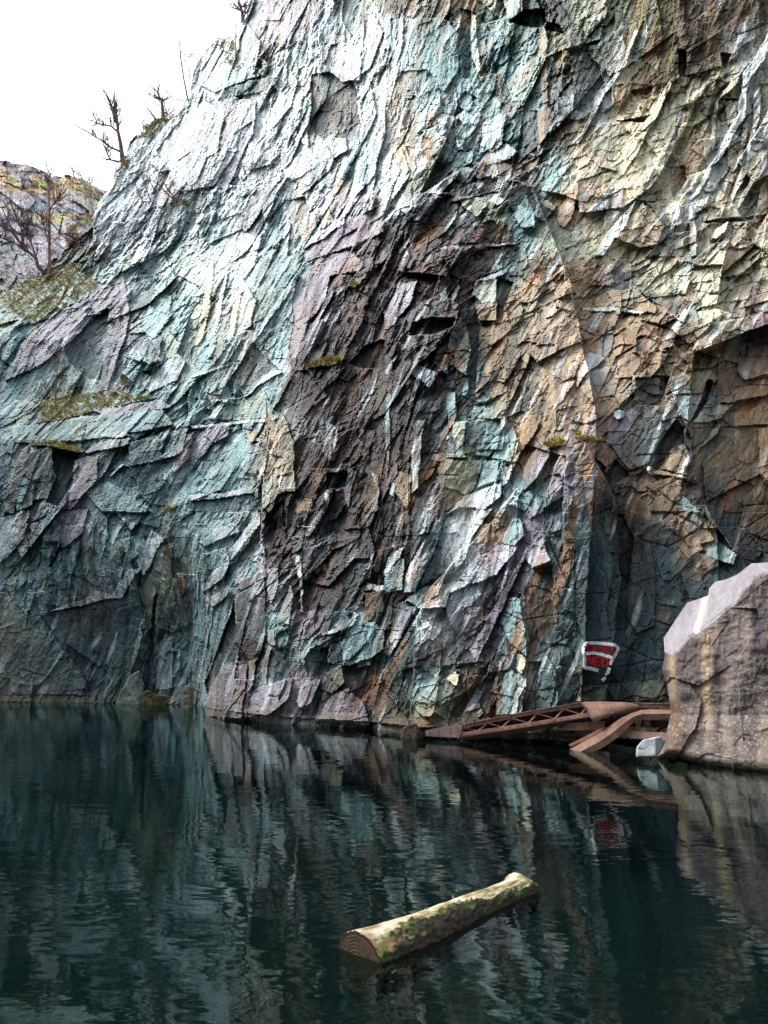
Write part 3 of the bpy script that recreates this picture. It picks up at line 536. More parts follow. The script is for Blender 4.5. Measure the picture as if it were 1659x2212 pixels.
        if tc == 9:
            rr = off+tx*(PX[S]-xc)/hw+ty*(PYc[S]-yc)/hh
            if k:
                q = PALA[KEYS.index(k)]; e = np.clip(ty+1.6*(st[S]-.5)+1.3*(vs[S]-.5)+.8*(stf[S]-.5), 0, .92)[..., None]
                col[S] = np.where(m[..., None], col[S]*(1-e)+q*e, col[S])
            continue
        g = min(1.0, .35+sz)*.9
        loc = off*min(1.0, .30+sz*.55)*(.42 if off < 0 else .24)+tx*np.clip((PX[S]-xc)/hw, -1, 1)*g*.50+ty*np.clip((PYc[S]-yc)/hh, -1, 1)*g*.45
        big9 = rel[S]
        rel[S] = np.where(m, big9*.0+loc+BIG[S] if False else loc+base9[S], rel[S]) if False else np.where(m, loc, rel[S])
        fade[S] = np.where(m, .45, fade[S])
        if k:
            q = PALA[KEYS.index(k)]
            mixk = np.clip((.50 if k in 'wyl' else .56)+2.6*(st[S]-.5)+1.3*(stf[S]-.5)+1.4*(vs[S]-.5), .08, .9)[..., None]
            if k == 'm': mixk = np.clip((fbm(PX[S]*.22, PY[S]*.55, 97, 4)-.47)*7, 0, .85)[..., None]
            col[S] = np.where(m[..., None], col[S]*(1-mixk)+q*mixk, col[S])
    big9 = np.zeros(PX.shape)
    for (tc, tr, k, off, tx, ty, pts) in POLY:
        if tc != 9 or k: continue
        s = 768/1659; m, P = rast(WX, WY, pts, 0, 0, s)
        X = [p for p, q in P]; Yp = [q for p, q in P]; xc = (min(X)+max(X))/2; hw = (max(X)-min(X))/2
        big9 = np.where(m, big9+off+tx*(PX-xc)/hw, big9)
    rel = np.where(fade < 1, rel, 0)+big9
    # a flat place for the painted panel
    flat = np.exp(-(((PX-602)/26)**4+((PY-655)/26)**4))
    am = amp*fade
    f7, e7, r7, g7 = plates(U+wu*.15, Z0, .62, 1.15, R(9), 909, .8); wr = np.clip((PX-380)/140, 0, 1)*np.clip((PYc+60)/160, .35, 1)
    def crease(a, b, size, asp, ang, seed, tl):      # two sets of slabs cutting through each other: flat faces, straight arrises
        p = plates(a, b, size, asp, ang, seed, tl)[0]; q = plates(a, b, size*1.25, asp*.8, ang+R(-20), seed+50, tl)[0]
        return np.maximum(p, q)-.25
    c1 = crease(u, z, 2.6, 1.8, R(76), 1001, 1.7); c2 = crease(u, z, 1.05, 2.1, R(80), 1002, 1.6); c3 = crease(U, z, .42, 2.2, R(74), 1003, 1.5); c4 = crease(U, Z0, .17, 2.2, R(72), 1004, 1.3)
    fq = np.where(fade < 1, .66, 1.0)
    h = (.10+.22*am)*f7*wr*fq+fq*(.68*c1*(.5+.5*am)+.34*c2*(.25+.75*am)+.17*c3*(.35+.65*am)+.06*c4)*np.interp(PX, [0, 260, 420], [.82, .85, 1])+.16*f1*am+.14*f2*am+.12*f4*am+.05*f5*am+.06*(st-.5)+.035*(stf-.5)+.10*(vs-.5)
    h -= .07*np.exp(-(e7/.05)**2)*wr*(fbm(U*.9+3, Z0*.9, 63) > .62)+.16*np.exp(-(e1/.04)**2)*am*(fbm(U*.9, Z0*.9, 61) > .58)+.09*np.exp(-(e4/.035)**2)*(fbm(U*.8+7, Z0*.8, 62) > .6)
    h += (fbm(U*5, Z0*5, 9, 4)-.5)*.045+(fbm(U*22, Z0*22, 19, 2)-.5)*.022
    h += (big-.5)*2.4
    low = np.clip((PYc-(wyr-8))/8, 0, 1)
    h = h*(1-.75*flat)+.25*low; rel = rel*(1-flat)+flat*(big9+.2)
    far = np.clip(Yb/26, .8, 1.6)
    Y = Yb-rel*far*.9-h*np.clip(Yb/28, .7, 1.5)
    # ---- colour detail
    bright = np.clip(1+.6*(st-.5)+.45*(stf-.5)+.75*(vs-.5)+.4*(vf-.5)+.14*(r3-.5)+.16*(r2-.5)+.12*(r6-.5)+.25*(fbm(U*2.2, Z0*2.2, 12)-.5), .3, 1.8)
    col = col*bright[..., None]
    warm = (np.clip((fbm(U*1.1+50, Z0*.22, 821, 5, .6)-.5)*4, 0, 1)*.42)[..., None]
    col = col*(1-warm)+np.array(srgb(146, 134, 112))*warm*np.clip(col.mean(-1, keepdims=True)*5, .3, 1.1)
    drip = np.clip((fbm(U*2.6+90, Z0*.20, 831, 4, .6)-.56)*7, 0, 1)[..., None]*.5
    col = col*(1-drip)+np.array(srgb(58, 60, 60))*drip
    rust = np.clip((fbm(al*.5+30, ac*2.2, 13, 4)-.62)*6, 0, 1)*np.clip((PX-180)/260, .1, 1)
    col = col*(1-.55*rust[..., None])+np.array(srgb(150, 108, 74))*.55*rust[..., None]
    quartz = np.clip((fbm(al*.45+70, ac*4.5, 14, 4)-.66)*9, 0, 1)
    col = col*(1-.6*quartz[..., None])+np.array(srgb(205, 216, 220))*.6*quartz[..., None]
    # wet, algae-dark tide band just above the water
    tide = np.exp(-np.clip(wyr-5-PYc+(fbm(PX*.2, PX*0, 15)-.5)*5, 0, 99)/3.0)
    col = col*(1-.6*tide[..., None])+np.array(srgb(66, 62, 50))*.6*tide[..., None]
    # above the skyline the rock turns back into a plateau
    over = np.clip(SKYR-PY, 0, None)
    Y = Y+over*.12
    a, b, c = ray(PX, PYc)
    kk = Y/b
    # keep the height of the skyline vertex while going back
    X = a*kk; Z = CH+c*kk
    ovr = over > 0
    jr = np.argmax(~ovr, axis=0); jj = np.arange(len(xs))
    Xs, Ys, Zs = X[jr, jj], Y[jr, jj], Z[jr, jj]
    X = np.where(ovr, Xs*(1+over*.12/Ys), X); Y = np.where(ovr, Ys+over*.12, Y); Z = np.where(ovr, Zs-over*.004, Z)
    co = np.stack([X, Y, Z], -1).reshape(-1, 3)
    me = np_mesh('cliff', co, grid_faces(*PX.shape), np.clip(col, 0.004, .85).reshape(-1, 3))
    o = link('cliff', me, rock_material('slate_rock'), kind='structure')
    return xs, ys, Y
xs_, ys_, YY = build_cliff()
def cliffY(px, py, r=1):
    i = int(np.clip(np.searchsorted(ys_, py), r, len(ys_)-1-r)); j = int(np.clip(px-xs_[0], r, len(xs_)-1-r))
    return float(np.min(YY[i-r:i+r+1, j-r:j+r+1]))
def on_cliff(px, py, off=.02, r=1): return at(px, py, cliffY(px, py, r)-off)

# ---------------------------------------------------------------- far hill across the quarry
def build_hill():
    HS = [(-140, 150), (0, 161), (23, 164), (40, 170), (50, 177), (72, 175), (83, 180), (101, 189), (140, 200), (190, 230)]
    xs = np.arange(-130, 190, .8); t = np.linspace(0, 1, 190)
    PX, T = np.meshgrid(xs, t)
    top = np.interp(xs, [a for a, b in HS], [b for a, b in HS])+(fbm(xs*.15, xs*0, 77)-.5)*5
    PY = top+(T**1.0)*(330-top)
    Yb = 62+(1-T)*26
    a, b, c = ray(PX, PY); X0 = a*Yb/b; Z0 = CH+c*Yb/b
    A = R(-48); al = X0*math.cos(A)+Z0*math.sin(A); ac = -X0*math.sin(A)+Z0*math.cos(A)
    st = fbm(al*.18, ac*1.1, 31, 5, .62); f1, e, r1, _ = plates(X0, Z0, 2.2, 3, A, 32); f2, e, r2, _ = plates(X0, Z0, .9, 3, A, 33)
    Y = Yb-(st-.5)*2-1.1*f1-.5*f2-(fbm(X0, Z0, 34)-.5)*.5
    P = lambda k: np.array(srgb(*PAL[k]))
    rock = np.where((r1 < .45)[..., None], P('t'), P('p'))
    rock = np.where((st > .64)[..., None], P('l')*1.2, rock)*.8; rock = (rock*.6+P('p')*.4)*.7
    dark = np.clip((PY-225+(PX-20)*.2)/40, 0, 1)*np.clip((40-PX)/30, 0, 1)
    rock = rock*(1-.7*dark[..., None])+P('v')*.7*dark[..., None]
    veg = np.clip((34-(PY-top)*1.0+(fbm(X0*.22, Z0*.22, 35)-.45)*90)/14, 0, 1)*(fbm(al*.2, ac*.5, 36) > .42)
    vc = np.where((fbm(X0*.8, Z0*.8, 37) > .6)[..., None], np.array(srgb(122, 128, 62)), np.array(srgb(132, 108, 82)))
    col = rock*(1-veg[..., None])+vc*veg[..., None]
    col *= (1+.3*(r2-.5)+.6*(st-.5))[..., None]
    co = np.stack([a*Y/b, Y, CH+c*Y/b], -1)
    back = co[0:1].copy(); back[..., 1] += 25; back[..., 0] *= 1.35; back[..., 2] += .5        # plateau behind the rim
    co = np.concatenate([back, co]); col = np.concatenate([col[0:1], col])
    me = np_mesh('hill', co.reshape(-1, 3), grid_faces(co.shape[0], co.shape[1]), np.clip(col, .01, .8).reshape(-1, 3))
    link('hill', me, rock_material('hill_rock', bump=.4), kind='structure')
build_hill()

# ---------------------------------------------------------------- unseen rest of the pit, added and sized to shade the cliff
def build_back_wall():
    th = np.linspace(0, 1, 200); v = np.linspace(0, 1, 60)
    TH, V = np.meshgrid(th, v)
    KT = [0, .22, .34, .46, .7, .84, 1]
    px = np.interp(TH, KT, [-50, -48, -40, -16, 14, 26, 17]); py = np.interp(TH, KT, [62, 20, -10, -17, -12, 2, 12])
    Z = -3+V*np.interp(TH, KT, [54, 54, 34, 25, 24, 24, 24]); n = (fbm(TH*30, V*6, 301, 5)-.5)*4+plates(TH*70, V*22, 2.5, 2, R(60), 302)[0]*1.5
    nx = np.interp(TH, KT, [1, 1, .8, 0, -.4, -1, -1]); ny = np.interp(TH, KT, [0, 0, .6, 1, .9, .2, 0])
    X = px+nx*n-nx*V*3; Y = py+ny*n-ny*V*3
    col = PALA[KEYS.index('k')]*(.6+.8*fbm(TH*60, V*12, 303, 4))[..., None]
    link('unseen_quarry_wall', np_mesh('unseen_quarry_wall', np.stack([X, Y, Z], -1).reshape(-1, 3), grid_faces(60, 200), col.reshape(-1, 3)), rock_material('back_rock'), kind='structure')
build_back_wall()

# ---------------------------------------------------------------- water and pit bed
def water():
    m = bpy.data.materials.new('quarry_water'); m.use_nodes = True; nt = m.node_tree; nt.nodes.clear()
    out = N(nt, 'ShaderNodeOutputMaterial')
    tc = N(nt, 'ShaderNodeTexCoord').outputs['Object']
    n1 = noise(nt, tc, 2.2, 2, .5, ((.75, 1.25, 1), (0, 0, .2))); n2 = noise(nt, tc, 8.5, 2, .5, ((.8, 1.2, 1), (0, 0, -.3)))
    patch = ramp(nt, noise(nt, tc, .16, 2, .5), .35, .7, (.25, .25, .25, 1), (1, 1, 1, 1))
    mm = N(nt, 'ShaderNodeMath', operation='MULTIPLY_ADD'); L(nt, n2, mm.inputs[0]); mm.inputs[1].default_value = .15; L(nt, n1, mm.inputs[2])
    bp = N(nt, 'ShaderNodeBump'); bp.inputs['Distance'].default_value = .009; L(nt, patch, bp.inputs['Strength']); L(nt, mm.outputs[0], bp.inputs['Height'])
    fr = N(nt, 'ShaderNodeFresnel'); fr.inputs[0].default_value = 1.33; L(nt, bp.outputs[0], fr.inputs['Normal'])
    gl = N(nt, 'ShaderNodeBsdfGlossy'); gl.inputs['Roughness'].default_value = .015; gl.inputs['Color'].default_value = (.74, .88, .87, 1); L(nt, bp.outputs[0], gl.inputs['Normal'])
    tr = N(nt, 'ShaderNodeBsdfTransparent'); tr.inputs[0].default_value = (.46, .70, .64, 1)
    df = N(nt, 'ShaderNodeBsdfDiffuse'); df.inputs[0].default_value = (.0006, .004, .0046, 1)
    m1 = N(nt, 'ShaderNodeMixShader'); m1.inputs[0].default_value = .14; L(nt, tr.outputs[0], m1.inputs[1]); L(nt, df.outputs[0], m1.inputs[2])
    m2 = N(nt, 'ShaderNodeMixShader'); L(nt, fr.outputs[0], m2.inputs[0]); L(nt, m1.outputs[0], m2.inputs[1]); L(nt, gl.outputs[0], m2.inputs[2])
    L(nt, m2.outputs[0], out.inputs[0])
    return m
def plane(name, z, m, x0=-90, x1=60, y0=-24, y1=120):
    me = bpy.data.meshes.new(name); me.from_pydata([(x0, y0, z), (x1, y0, z), (x1, y1, z), (x0, y1, z)], [], [(0, 1, 2, 3)])
    return link(name, me, m, kind='structure')
plane('water', 0, water())
bm_, nt_, bb_ = mat('pit_bed', .9)
tc_ = N(nt_, 'ShaderNodeTexCoord').outputs['Object']
L(nt_, ramp(nt_, noise(nt_, tc_, .7, 6), .3, .7, (.0003, .0030, .0036, 1), (.0006, .005, .006, 1)), bb_.inputs['Base Color'])
plane('pit_bed', -3.0, bm_)

# ---------------------------------------------------------------- tubes and boxes
def tube(bm, pts, rads, n=8, cap=True):
    pts = [Vector(p) for p in pts]; rings = []
    up = Vector((0, 0, 1))
    for i, p in enumerate(pts):
        d = (pts[min(i+1, len(pts)-1)]-pts[max(i-1, 0)]).normalized()
        a = d.cross(up if abs(d.z) < .9 else Vector((1, 0, 0))).normalized(); b = a.cross(d)
        rings.append([bm.verts.new(p+(a*math.cos(2*math.pi*k/n)+b*math.sin(2*math.pi*k/n))*rads[i]) for k in range(n)])
    for r, s in zip(rings, rings[1:]):
        for k in range(n): bm.faces.new((r[k], r[(k+1) % n], s[(k+1) % n], s[k]))
    if cap: bm.faces.new(rings[0]); bm.faces.new(rings[-1][::-1])
def to_obj(name, bm, m, parent=None, smooth=False, **tags):
    bmesh.ops.recalc_face_normals(bm, faces=bm.faces[:])
    me = bpy.data.meshes.new(name); bm.to_mesh(me); bm.free()
    for p in me.polygons: p.use_smooth = smooth
    return link(name, me, m, parent, **tags)
def empty(name, loc, **tags):
    o = bpy.data.objects.new(name, None); C.objects.link(o); o.location = loc
    for k, v in tags.items(): o[k] = v
    return o
def own(o, root):            # keep world-space mesh data, but parent to the root
    o.parent = root; o.matrix_parent_inverse = Matrix.Translation(-root.location); return o

# ---------------------------------------------------------------- the big foreground boulder
def blob_rock(name, outline, s, base, Yf, thick, m, col_fn, cen=None, nr=60, na=240, seed=1, rough=.12, **tags):
    """closed rock whose front is a ray-laid shell inside the outline, with rounded sides running back"""
    P = [(base[0]+a*s, base[1]+b*s) for a, b in outline]
    cx, cy = cen or (sum(p[0] for p in P)/len(P), sum(p[1] for p in P)/len(P))
    ang = np.linspace(0, 2*math.pi, na, endpoint=False); rad = np.zeros(na)
    for i, t in enumerate(ang):
        dx, dy = math.cos(t), math.sin(t); best = 0
        for k in range(len(P)):
            x1, y1 = P[k][0]-cx, P[k][1]-cy; x2, y2 = P[(k+1) % len(P)][0]-cx, P[(k+1) % len(P)][1]-cy
            den = dx*(y2-y1)-dy*(x2-x1)
            if abs(den) < 1e-9: continue
            tt = (x1*(y2-y1)-y1*(x2-x1))/den; uu = (x1*dy-y1*dx)/den
            if tt > 0 and -1e-6 <= uu <= 1+1e-6: best = max(best, tt)
        rad[i] = best
    q = np.concatenate([np.linspace(0.001, 1, nr), np.linspace(1, .15, nr//2)[1:]])
    bk = np.concatenate([np.zeros(nr), np.linspace(0, 1, nr//2)[1:]])
    Q, Ang = np.meshgrid(q, ang, indexing='ij'); B = np.meshgrid(bk, ang, indexing='ij')[0]
    PX = cx+np.cos(Ang)*rad[None]*Q; PY = cy+np.sin(Ang)*rad[None]*Q
    edge = np.clip((Q-.86)/.14, 0, 1)*(B == 0)
    Y = Yf(PX, PY)
    a, b, c = ray(PX, PY); X0 = a*Y/b; Z0 = CH+c*Y/b
    nz = (fbm(X0*1.3+seed, Z0*1.3, seed)-.5)*rough*2.2+(fbm(X0*5, Z0*5, seed+3)-.5)*rough*.9+(fbm(X0*19, Z0*19, seed+5, 3)-.5)*rough*.28
    Y = Y-nz*(B == 0)+edge**2.5*thick*.12+np.sqrt(B)*thick*(1-.12)+(B > 0)*thick*.12
    X = a*Y/b; Z = CH+c*Y/b
    co = np.stack([X, Y, Z], -1)
    col = col_fn(PX, PY, X0, Z0)
    n1, n2 = Q.shape
    i = np.arange(n1*n2).reshape(n1, n2); j = np.roll(i, -1, 1)
    f = np.stack([i[:-1], j[:-1], j[1:], i[1:]], -1).reshape(-1, 4)
    return np_mesh(name, co.reshape(-1, 3), f, np.clip(col, .01, .85).reshape(-1, 3))
def build_boulder():
    out = [(435, 625), (490, 540), (550, 450), (655, 415), (660, 380), (690, 345), (740, 335), (800, 310), (870, 255), (952, 250), (1200, 200), (1700, 260), (2200, 500), (2300, 900), (2200, 1400),
           (1000, 1330), (700, 1290), (520, 1240), (400, 1215), (450, 1090), (470, 1000), (465, 940), (450, 850), (425, 780), (440, 720)]
    B0 = (576, 512); s = .20168
    bl = [(430, 690), (480, 710), (560, 630), (640, 575), (790, 455), (830, 400), (900, 310), (960, 300), (1300, 420)]
    bx = [B0[0]+p*s for p, q in bl]; by = [B0[1]+q*s for p, q in bl]
    def Yf(PX, PY):
        Y = 16.7-(PX-657)*.0145
        up = np.clip(np.interp(PX, bx, by)-PY, 0, None)
        Y = Y+up*.075                       # the sloping upper face runs back
        Y = Y+np.clip(np.interp(PY, [690, 715, 760], [0, .1, -.25]), -1, 1)
        st = fbm(PX*.10, PY*.022, 51, 4); Y = Y-(st-.5)*.10
        Y = Y-.16*np.maximum(plates(PX*.022, -PY*.022, 1.1, 1.6, R(70), 53, 1.0)[0], plates(PX*.022, -PY*.022, 1.3, 1.5, R(40), 54, 1.0)[0])-.022*np.maximum(plates(PX*.022, -PY*.022, .4, 1.8, R(75), 55, 1.0)[0], plates(PX*.022, -PY*.022, .5, 1.8, R(50), 56, 1.0)[0])
        return Y
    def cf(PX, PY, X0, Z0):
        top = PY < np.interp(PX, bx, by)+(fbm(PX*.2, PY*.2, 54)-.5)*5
        g = np.array(srgb(108, 98, 94)); d = np.array(srgb(78, 70, 72)); t = np.array(srgb(160, 140, 116)); pale = np.array(srgb(128, 125, 131))  # pale: lilac skylight on the sloping top, put into its colour
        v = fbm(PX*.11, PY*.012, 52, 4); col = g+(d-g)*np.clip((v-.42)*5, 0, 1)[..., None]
        xx = PX+(fbm(PX*.05, PY*.06, 57)-.5)*4
        band = np.exp(-((xx-707)/5.5)**2)*np.clip((PY-590)/40, 0, 1)*np.clip((735-PY)/20, 0, 1)+.8*np.exp(-((xx-672)/4)**2)*np.clip((PY-640)/20, 0, 1)*np.clip((705-PY)/10, 0, 1)
        col = col*(1-band[..., None])+t*band[..., None]
        foot = np.exp(-((PX-678-(PY-735)*.1)/10)**2)*np.clip((PY-695)/12, 0, 1)*.8
        col = col*(1-foot[..., None])+np.array(srgb(88, 62, 50))*foot[..., None]
        lich = np.clip((fbm(PX*.55, PY*.55, 55, 3)-.62)*14, 0, 1)*np.clip((PY-670+(PX-700)*.3)/50, 0.05, 1)
        col = col*(1-.8*lich[..., None])+np.array(srgb(140, 134, 108))*.8*lich[..., None]
        tide = np.clip((PY-(752+(PX-657)*.09))/3, 0, 1)*.7
        col = col*(1-tide[..., None])+np.array(srgb(60, 52, 40))*tide[..., None]
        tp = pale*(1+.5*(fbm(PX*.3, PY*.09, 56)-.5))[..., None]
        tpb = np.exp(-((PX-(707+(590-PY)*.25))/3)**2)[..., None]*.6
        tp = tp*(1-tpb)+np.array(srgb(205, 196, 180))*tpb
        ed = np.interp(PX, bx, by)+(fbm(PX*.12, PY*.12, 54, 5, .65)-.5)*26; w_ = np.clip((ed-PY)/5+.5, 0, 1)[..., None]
        sp_ = (.8+.45*fbm(PX*.9, PY*.9, 58, 3))[..., None]
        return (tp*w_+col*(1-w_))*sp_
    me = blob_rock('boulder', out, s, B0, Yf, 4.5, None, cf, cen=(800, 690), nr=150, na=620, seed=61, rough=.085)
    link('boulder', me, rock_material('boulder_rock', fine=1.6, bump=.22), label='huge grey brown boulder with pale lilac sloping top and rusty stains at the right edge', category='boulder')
build_boulder()

def small_rock(name, out, base, s, Y, thick, colour, label, seed, group=None, cat='rock'):
    c0 = np.array(srgb(*colour))
    def cf(PX, PY, X0, Z0):
        return c0*(1+.7*(fbm(PX*.4+seed, PY*.3, seed)-.5))[..., None]
    xs = [base[0]+a*s for a, b in out]; xm = sum(xs)/len(xs); hw = (max(xs)-min(xs))/2
    f = lambda PX, PY: Y+np.abs(PX-xm-hw*.25)*.5*Y/F
    me = blob_rock(name, out, s, base, f, thick, None, cf, nr=16, na=48, seed=seed, rough=.07*Y/20)
    o = link(name, me, ROCKM, label=label, category=cat)
    o['group'] = group or 'loose rocks and blocks around the pit'
    return o
ROCKM = rock_material('loose_rock', fine=2.5, bump=.4)
small_rock('rock', [(295, 1215), (300, 1165), (330, 1130), (380, 1118), (420, 1112), (445, 1135), (430, 1170), (400, 1215)], (576, 512), .20168, 16.0, .7, (146, 152, 156), 'pale grey rock in the water at the left foot of the big boulder', 3)
small_rock('rock', [(565, 975), (580, 925), (600, 880), (625, 860), (640, 815), (662, 800), (692, 785), (700, 820), (716, 850), (712, 910), (722, 975)], (0, 512), .20168, float(water_Y(128))-1.2, 1.2, (104, 114, 106), 'pointed greenish grey rock leaning on the far wall at the waterline', 4)
small_rock('rock', [(700, 975), (705, 900), (730, 880), (770, 905), (850, 915), (855, 975)], (0, 512), .20168, float(water_Y(155))-.9, .9, (84, 80, 54), 'low mossy brown rock at the waterline between pointed rock and square post rock', 5)
small_rock('rock', [(903, 985), (908, 880), (915, 862), (940, 860), (962, 870), (958, 985)], (0, 512), .20168, float(water_Y(188))-2.6, .55, (100, 102, 86), 'upright square block of rock standing in the water like a post', 6)
small_rock('rock', [(-30, 610), (-20, 545), (15, 522), (45, 520), (62, 550), (95, 575), (60, 610)], (406.3, 609.5), .218, 21.3, .5, (62, 52, 44), 'small dark rock with pale cap beside the riveted tip of the girder', 7)
small_rock('rock', [(1045, 1110), (1035, 1030), (1060, 1008), (1160, 1095), (1170, 1115), (1120, 1125)], (0, 256), .11573, cliffY(127, 380, 2)-.3, .5, (88, 88, 72), 'dark tilted slab standing on the upper end of the long mossy ledge', 8)
small_rock('rock', [(500, 1890), (520, 1868), (548, 1880), (545, 1905), (520, 1912)], (192, 256), .11573, cliffY(252, 475, 3)-.15, .3, (90, 90, 62), 'tiny dark mossy block on the cliff just left of the buttress edge', 9)
small_rock('rock', [(325, 1385), (335, 1345), (375, 1330), (420, 1350), (415, 1390), (360, 1415)], (576, 256), .11573, cliffY(619, 414, 3)-.2, .35, (178, 196, 204), 'pale blue grey stone lying in the notch above the grassy tuft', 10)
small_rock('rock', [(610, 1850), (620, 1815), (645, 1820), (650, 1845), (630, 1860)], (576, 256), .11573, cliffY(649, 468, 3)-.2, .2, (206, 206, 190), 'small white stone on the lip of the dark triangular hollow', 11)

# ---------------------------------------------------------------- floating log
def build_log():
    A = ground(358.0, 965.5, -.07); Bp = ground(527, 891.0, -.045)
    ax = (Bp-A); Ln = ax.length; ax.normalize(); side = ax.cross(Vector((0, 0, 1))).normalized(); up = side.cross(ax)
    root = empty('floating_log', A, label='thick mossy log with a sawn end floating half under the dark water', category='log')
    nr, na = 260, 120
    t = np.linspace(0, 1, nr); an = np.linspace(0, 2*math.pi, na, endpoint=False)
    T, AN = np.meshgrid(t, an, indexing='ij')
    xa = T*Ln
    r = np.interp(T, [0, .03, .3, .55, .78, .88, .95, 1], [.216, .216, .195, .170, .152, .150, .156, .11])
    ux = np.cos(AN)*r*6; uy = np.sin(AN)*r*6
    AW = np.where(AN > 1.5*math.pi, AN-2*math.pi, AN)
    thr = np.interp(T, [0, .08, .25, .58, .64, .8, 1], [.6, .85, 1.35, 1.4, 1.0, .9, .9])
    bark = np.clip((thr-AW)*6+(fbm(xa*7+3, AW*4, 71, 6, .65)-.5)*7, 0, 1)*(AW < 2.4)  # bark on the viewer's flank, with that side's shade painted in
    r2 = r*(1+.10*(fbm(xa*2.5, ux+uy*.7, 72)-.5)+.05*(fbm(xa*9, AW*3, 73)-.5))+bark*(.006+.030*fbm(xa*26, AW*12, 173, 4, .65))-.012*np.exp(-((fbm(xa*1.5, AW*9, 181, 3)-.5)/.035)**2)*(1-bark)
    r2 += .03*np.exp(-((T-.93)/.03)**2)*np.exp(-((AN-2.0)/.6)**2)       # swelling where a limb was
    bend = .03*np.sin(T*math.pi)+.02*np.sin(T*7)
    A_ = np.array(A); co = (A_[None, None]+xa[..., None]*np.array(ax)+(np.cos(AN)*r2+bend)[..., None]*np.array(side)+(np.sin(AN)*r2)[..., None]*np.array(up))
    wood = np.array(srgb(214, 202, 176)); bk = np.array(srgb(44, 34, 26)); moss = np.array(srgb(70, 104, 16)); tan = np.array(srgb(128, 106, 72))  # wood paled for the sunlit top, bark darkened for the shaded flank
    g = fbm(xa*7, AW*3, 74, 5); col = wood+(tan-wood)*np.clip((g-.35)*2.6+np.interp(T, [0, .4, 1], [.5, .2, 0]), 0, 1)[..., None]
    streak = fbm(xa*2, AN*7, 79, 4); col = col*(.75+.5*streak)[..., None]
    col = col*(1-bark[..., None])+bk*(.4+1.7*fbm(xa*26, AW*12, 75, 4, .7)**1.5)[..., None]*bark[..., None]
    ms = np.clip((fbm(xa*11+8, AW*6, 76, 6, .7)-.53)*7+.8*np.clip(1-np.abs(AW-thr-.1)*1.6, -1, 1)-.2, 0, 1)*(.35+.65*np.clip(fbm(xa*2.5, AW*1.3, 177)*3-1, 0, 1))
    col = col*(1-.85*ms[..., None])+moss*(.5+fbm(xa*20, ux*4, 77))[..., None]*.85*ms[..., None]
    wet = np.clip(1-(co[..., 2]-.0)/.03, 0, 1)*.6; col = col*(1-wet[..., None])+np.array(srgb(74, 54, 30))*wet[..., None]
    i = np.arange(nr*na).reshape(nr, na); j = np.roll(i, -1, 1)
    f = np.stack([i[:-1], j[:-1], j[1:], i[1:]], -1).reshape(-1, 4)
    # ragged far cap
    ends = A_+Ln*np.array(ax)
    co2 = np.concatenate([co.reshape(-1, 3), (co[-1]*.35+ends*.65+np.array(ax)*.05), [ends+np.array(ax)*.06]])
    c2 = np.concatenate([col.reshape(-1, 3), col[-1], [bk]])
    k0 = nr*na; l1 = i[-1]; l2 = np.arange(na)+k0
    f = np.concatenate([f, np.stack([l1, np.roll(l1, -1), np.roll(l2, -1), l2], -1), np.stack([l2, np.roll(l2, -1), np.full(na, k0+na), np.full(na, k0+na)], -1)[:0]])
    me = np_mesh('trunk', co2-A_, f, np.clip(c2, .01, .8), True)
    bm = bmesh.new(); bm.from_mesh(me); bm.verts.ensure_lookup_table()
    for k in range(na): bm.faces.new((bm.verts[k0+k], bm.verts[k0+(k+1) % na], bm.verts[k0+na]))
    bmesh.ops.recalc_face_normals(bm, faces=bm.faces[:]); bm.to_mesh(me); bm.free()
    lm = rock_material('log_bark', fine=9, bump=.3, rough=.75); link('trunk', me, lm, root)
    # sawn end with rings
    m, nt, b = mat('sawn_wood', .8); tc = N(nt, 'ShaderNodeTexCoord').outputs['Generated']
    wv = N(nt, 'ShaderNodeVertexColor', layer_name='rock').outputs[0]; L(nt, wv, b.inputs['Base Color'])
    nq = 26; q = np.linspace(0, 1, nq); Q, AN = np.meshgrid(q, an, indexing='ij')
    rr = r2[0][None]*Q*.985; ww = .012*(1-Q)+.004*np.sin(Q*60)*(Q > .2)+.01*(fbm(np.cos(AN)*Q*6, np.sin(AN)*Q*6, 78)-.5)
    ce = -np.array(ax)[None, None]*ww[..., None]*1.0+np.cos(AN)[..., None]*rr[..., None]*np.array(side)+np.sin(AN)[..., None]*rr[..., None]*np.array(up)-np.array(ax)*.003
    ring = .5+.5*np.sin(Q*58+2*fbm(np.cos(AN)*Q*3, np.sin(AN)*Q*3, 80))
    cc = np.array(srgb(84, 66, 50))*(.4+.5*ring*(.4+.9*fbm(np.cos(AN)*Q*5, np.sin(AN)*Q*5, 83)))[..., None]; cc = np.where((Q > .93)[..., None], bk, cc)
    crack = np.exp(-(((np.cos(AN)*Q)-(.1*np.sin(AN)*Q+.05))/.02)**2)*(Q < .8); cc = cc*(1-.8*crack[..., None])
    i = np.arange(nq*na).reshape(nq, na); j = np.roll(i, -1, 1)
    f = np.stack([i[:-1], i[1:], j[1:], j[:-1]], -1).reshape(-1, 4)
    link('sawn_end', np_mesh('sawn_end', ce.reshape(-1, 3), f, np.clip(cc, .01, .8).reshape(-1, 3), True), m, root)
    # twig stubs
    for (tt, aa, ln, rd) in ((.36, 1.7, .004, .012), (.56, 2.2, .01, .011)):
        d = side*math.cos(aa)+up*math.sin(aa); p = ax*(tt*Ln)+d*.15
        bm = bmesh.new(); tube(bm, [p, p+d*.03, p+d*(.03+ln)+ax*.01], [rd*1.6, rd, rd*.7], 8)
        sm, snt, sb = STUB; to_obj('twig_stub', bm, sm, root, True)
STUB = mat('stub_bark', .85); STUB[2].inputs['Base Color'].default_value = (*srgb(110, 84, 64), 1)
build_log()

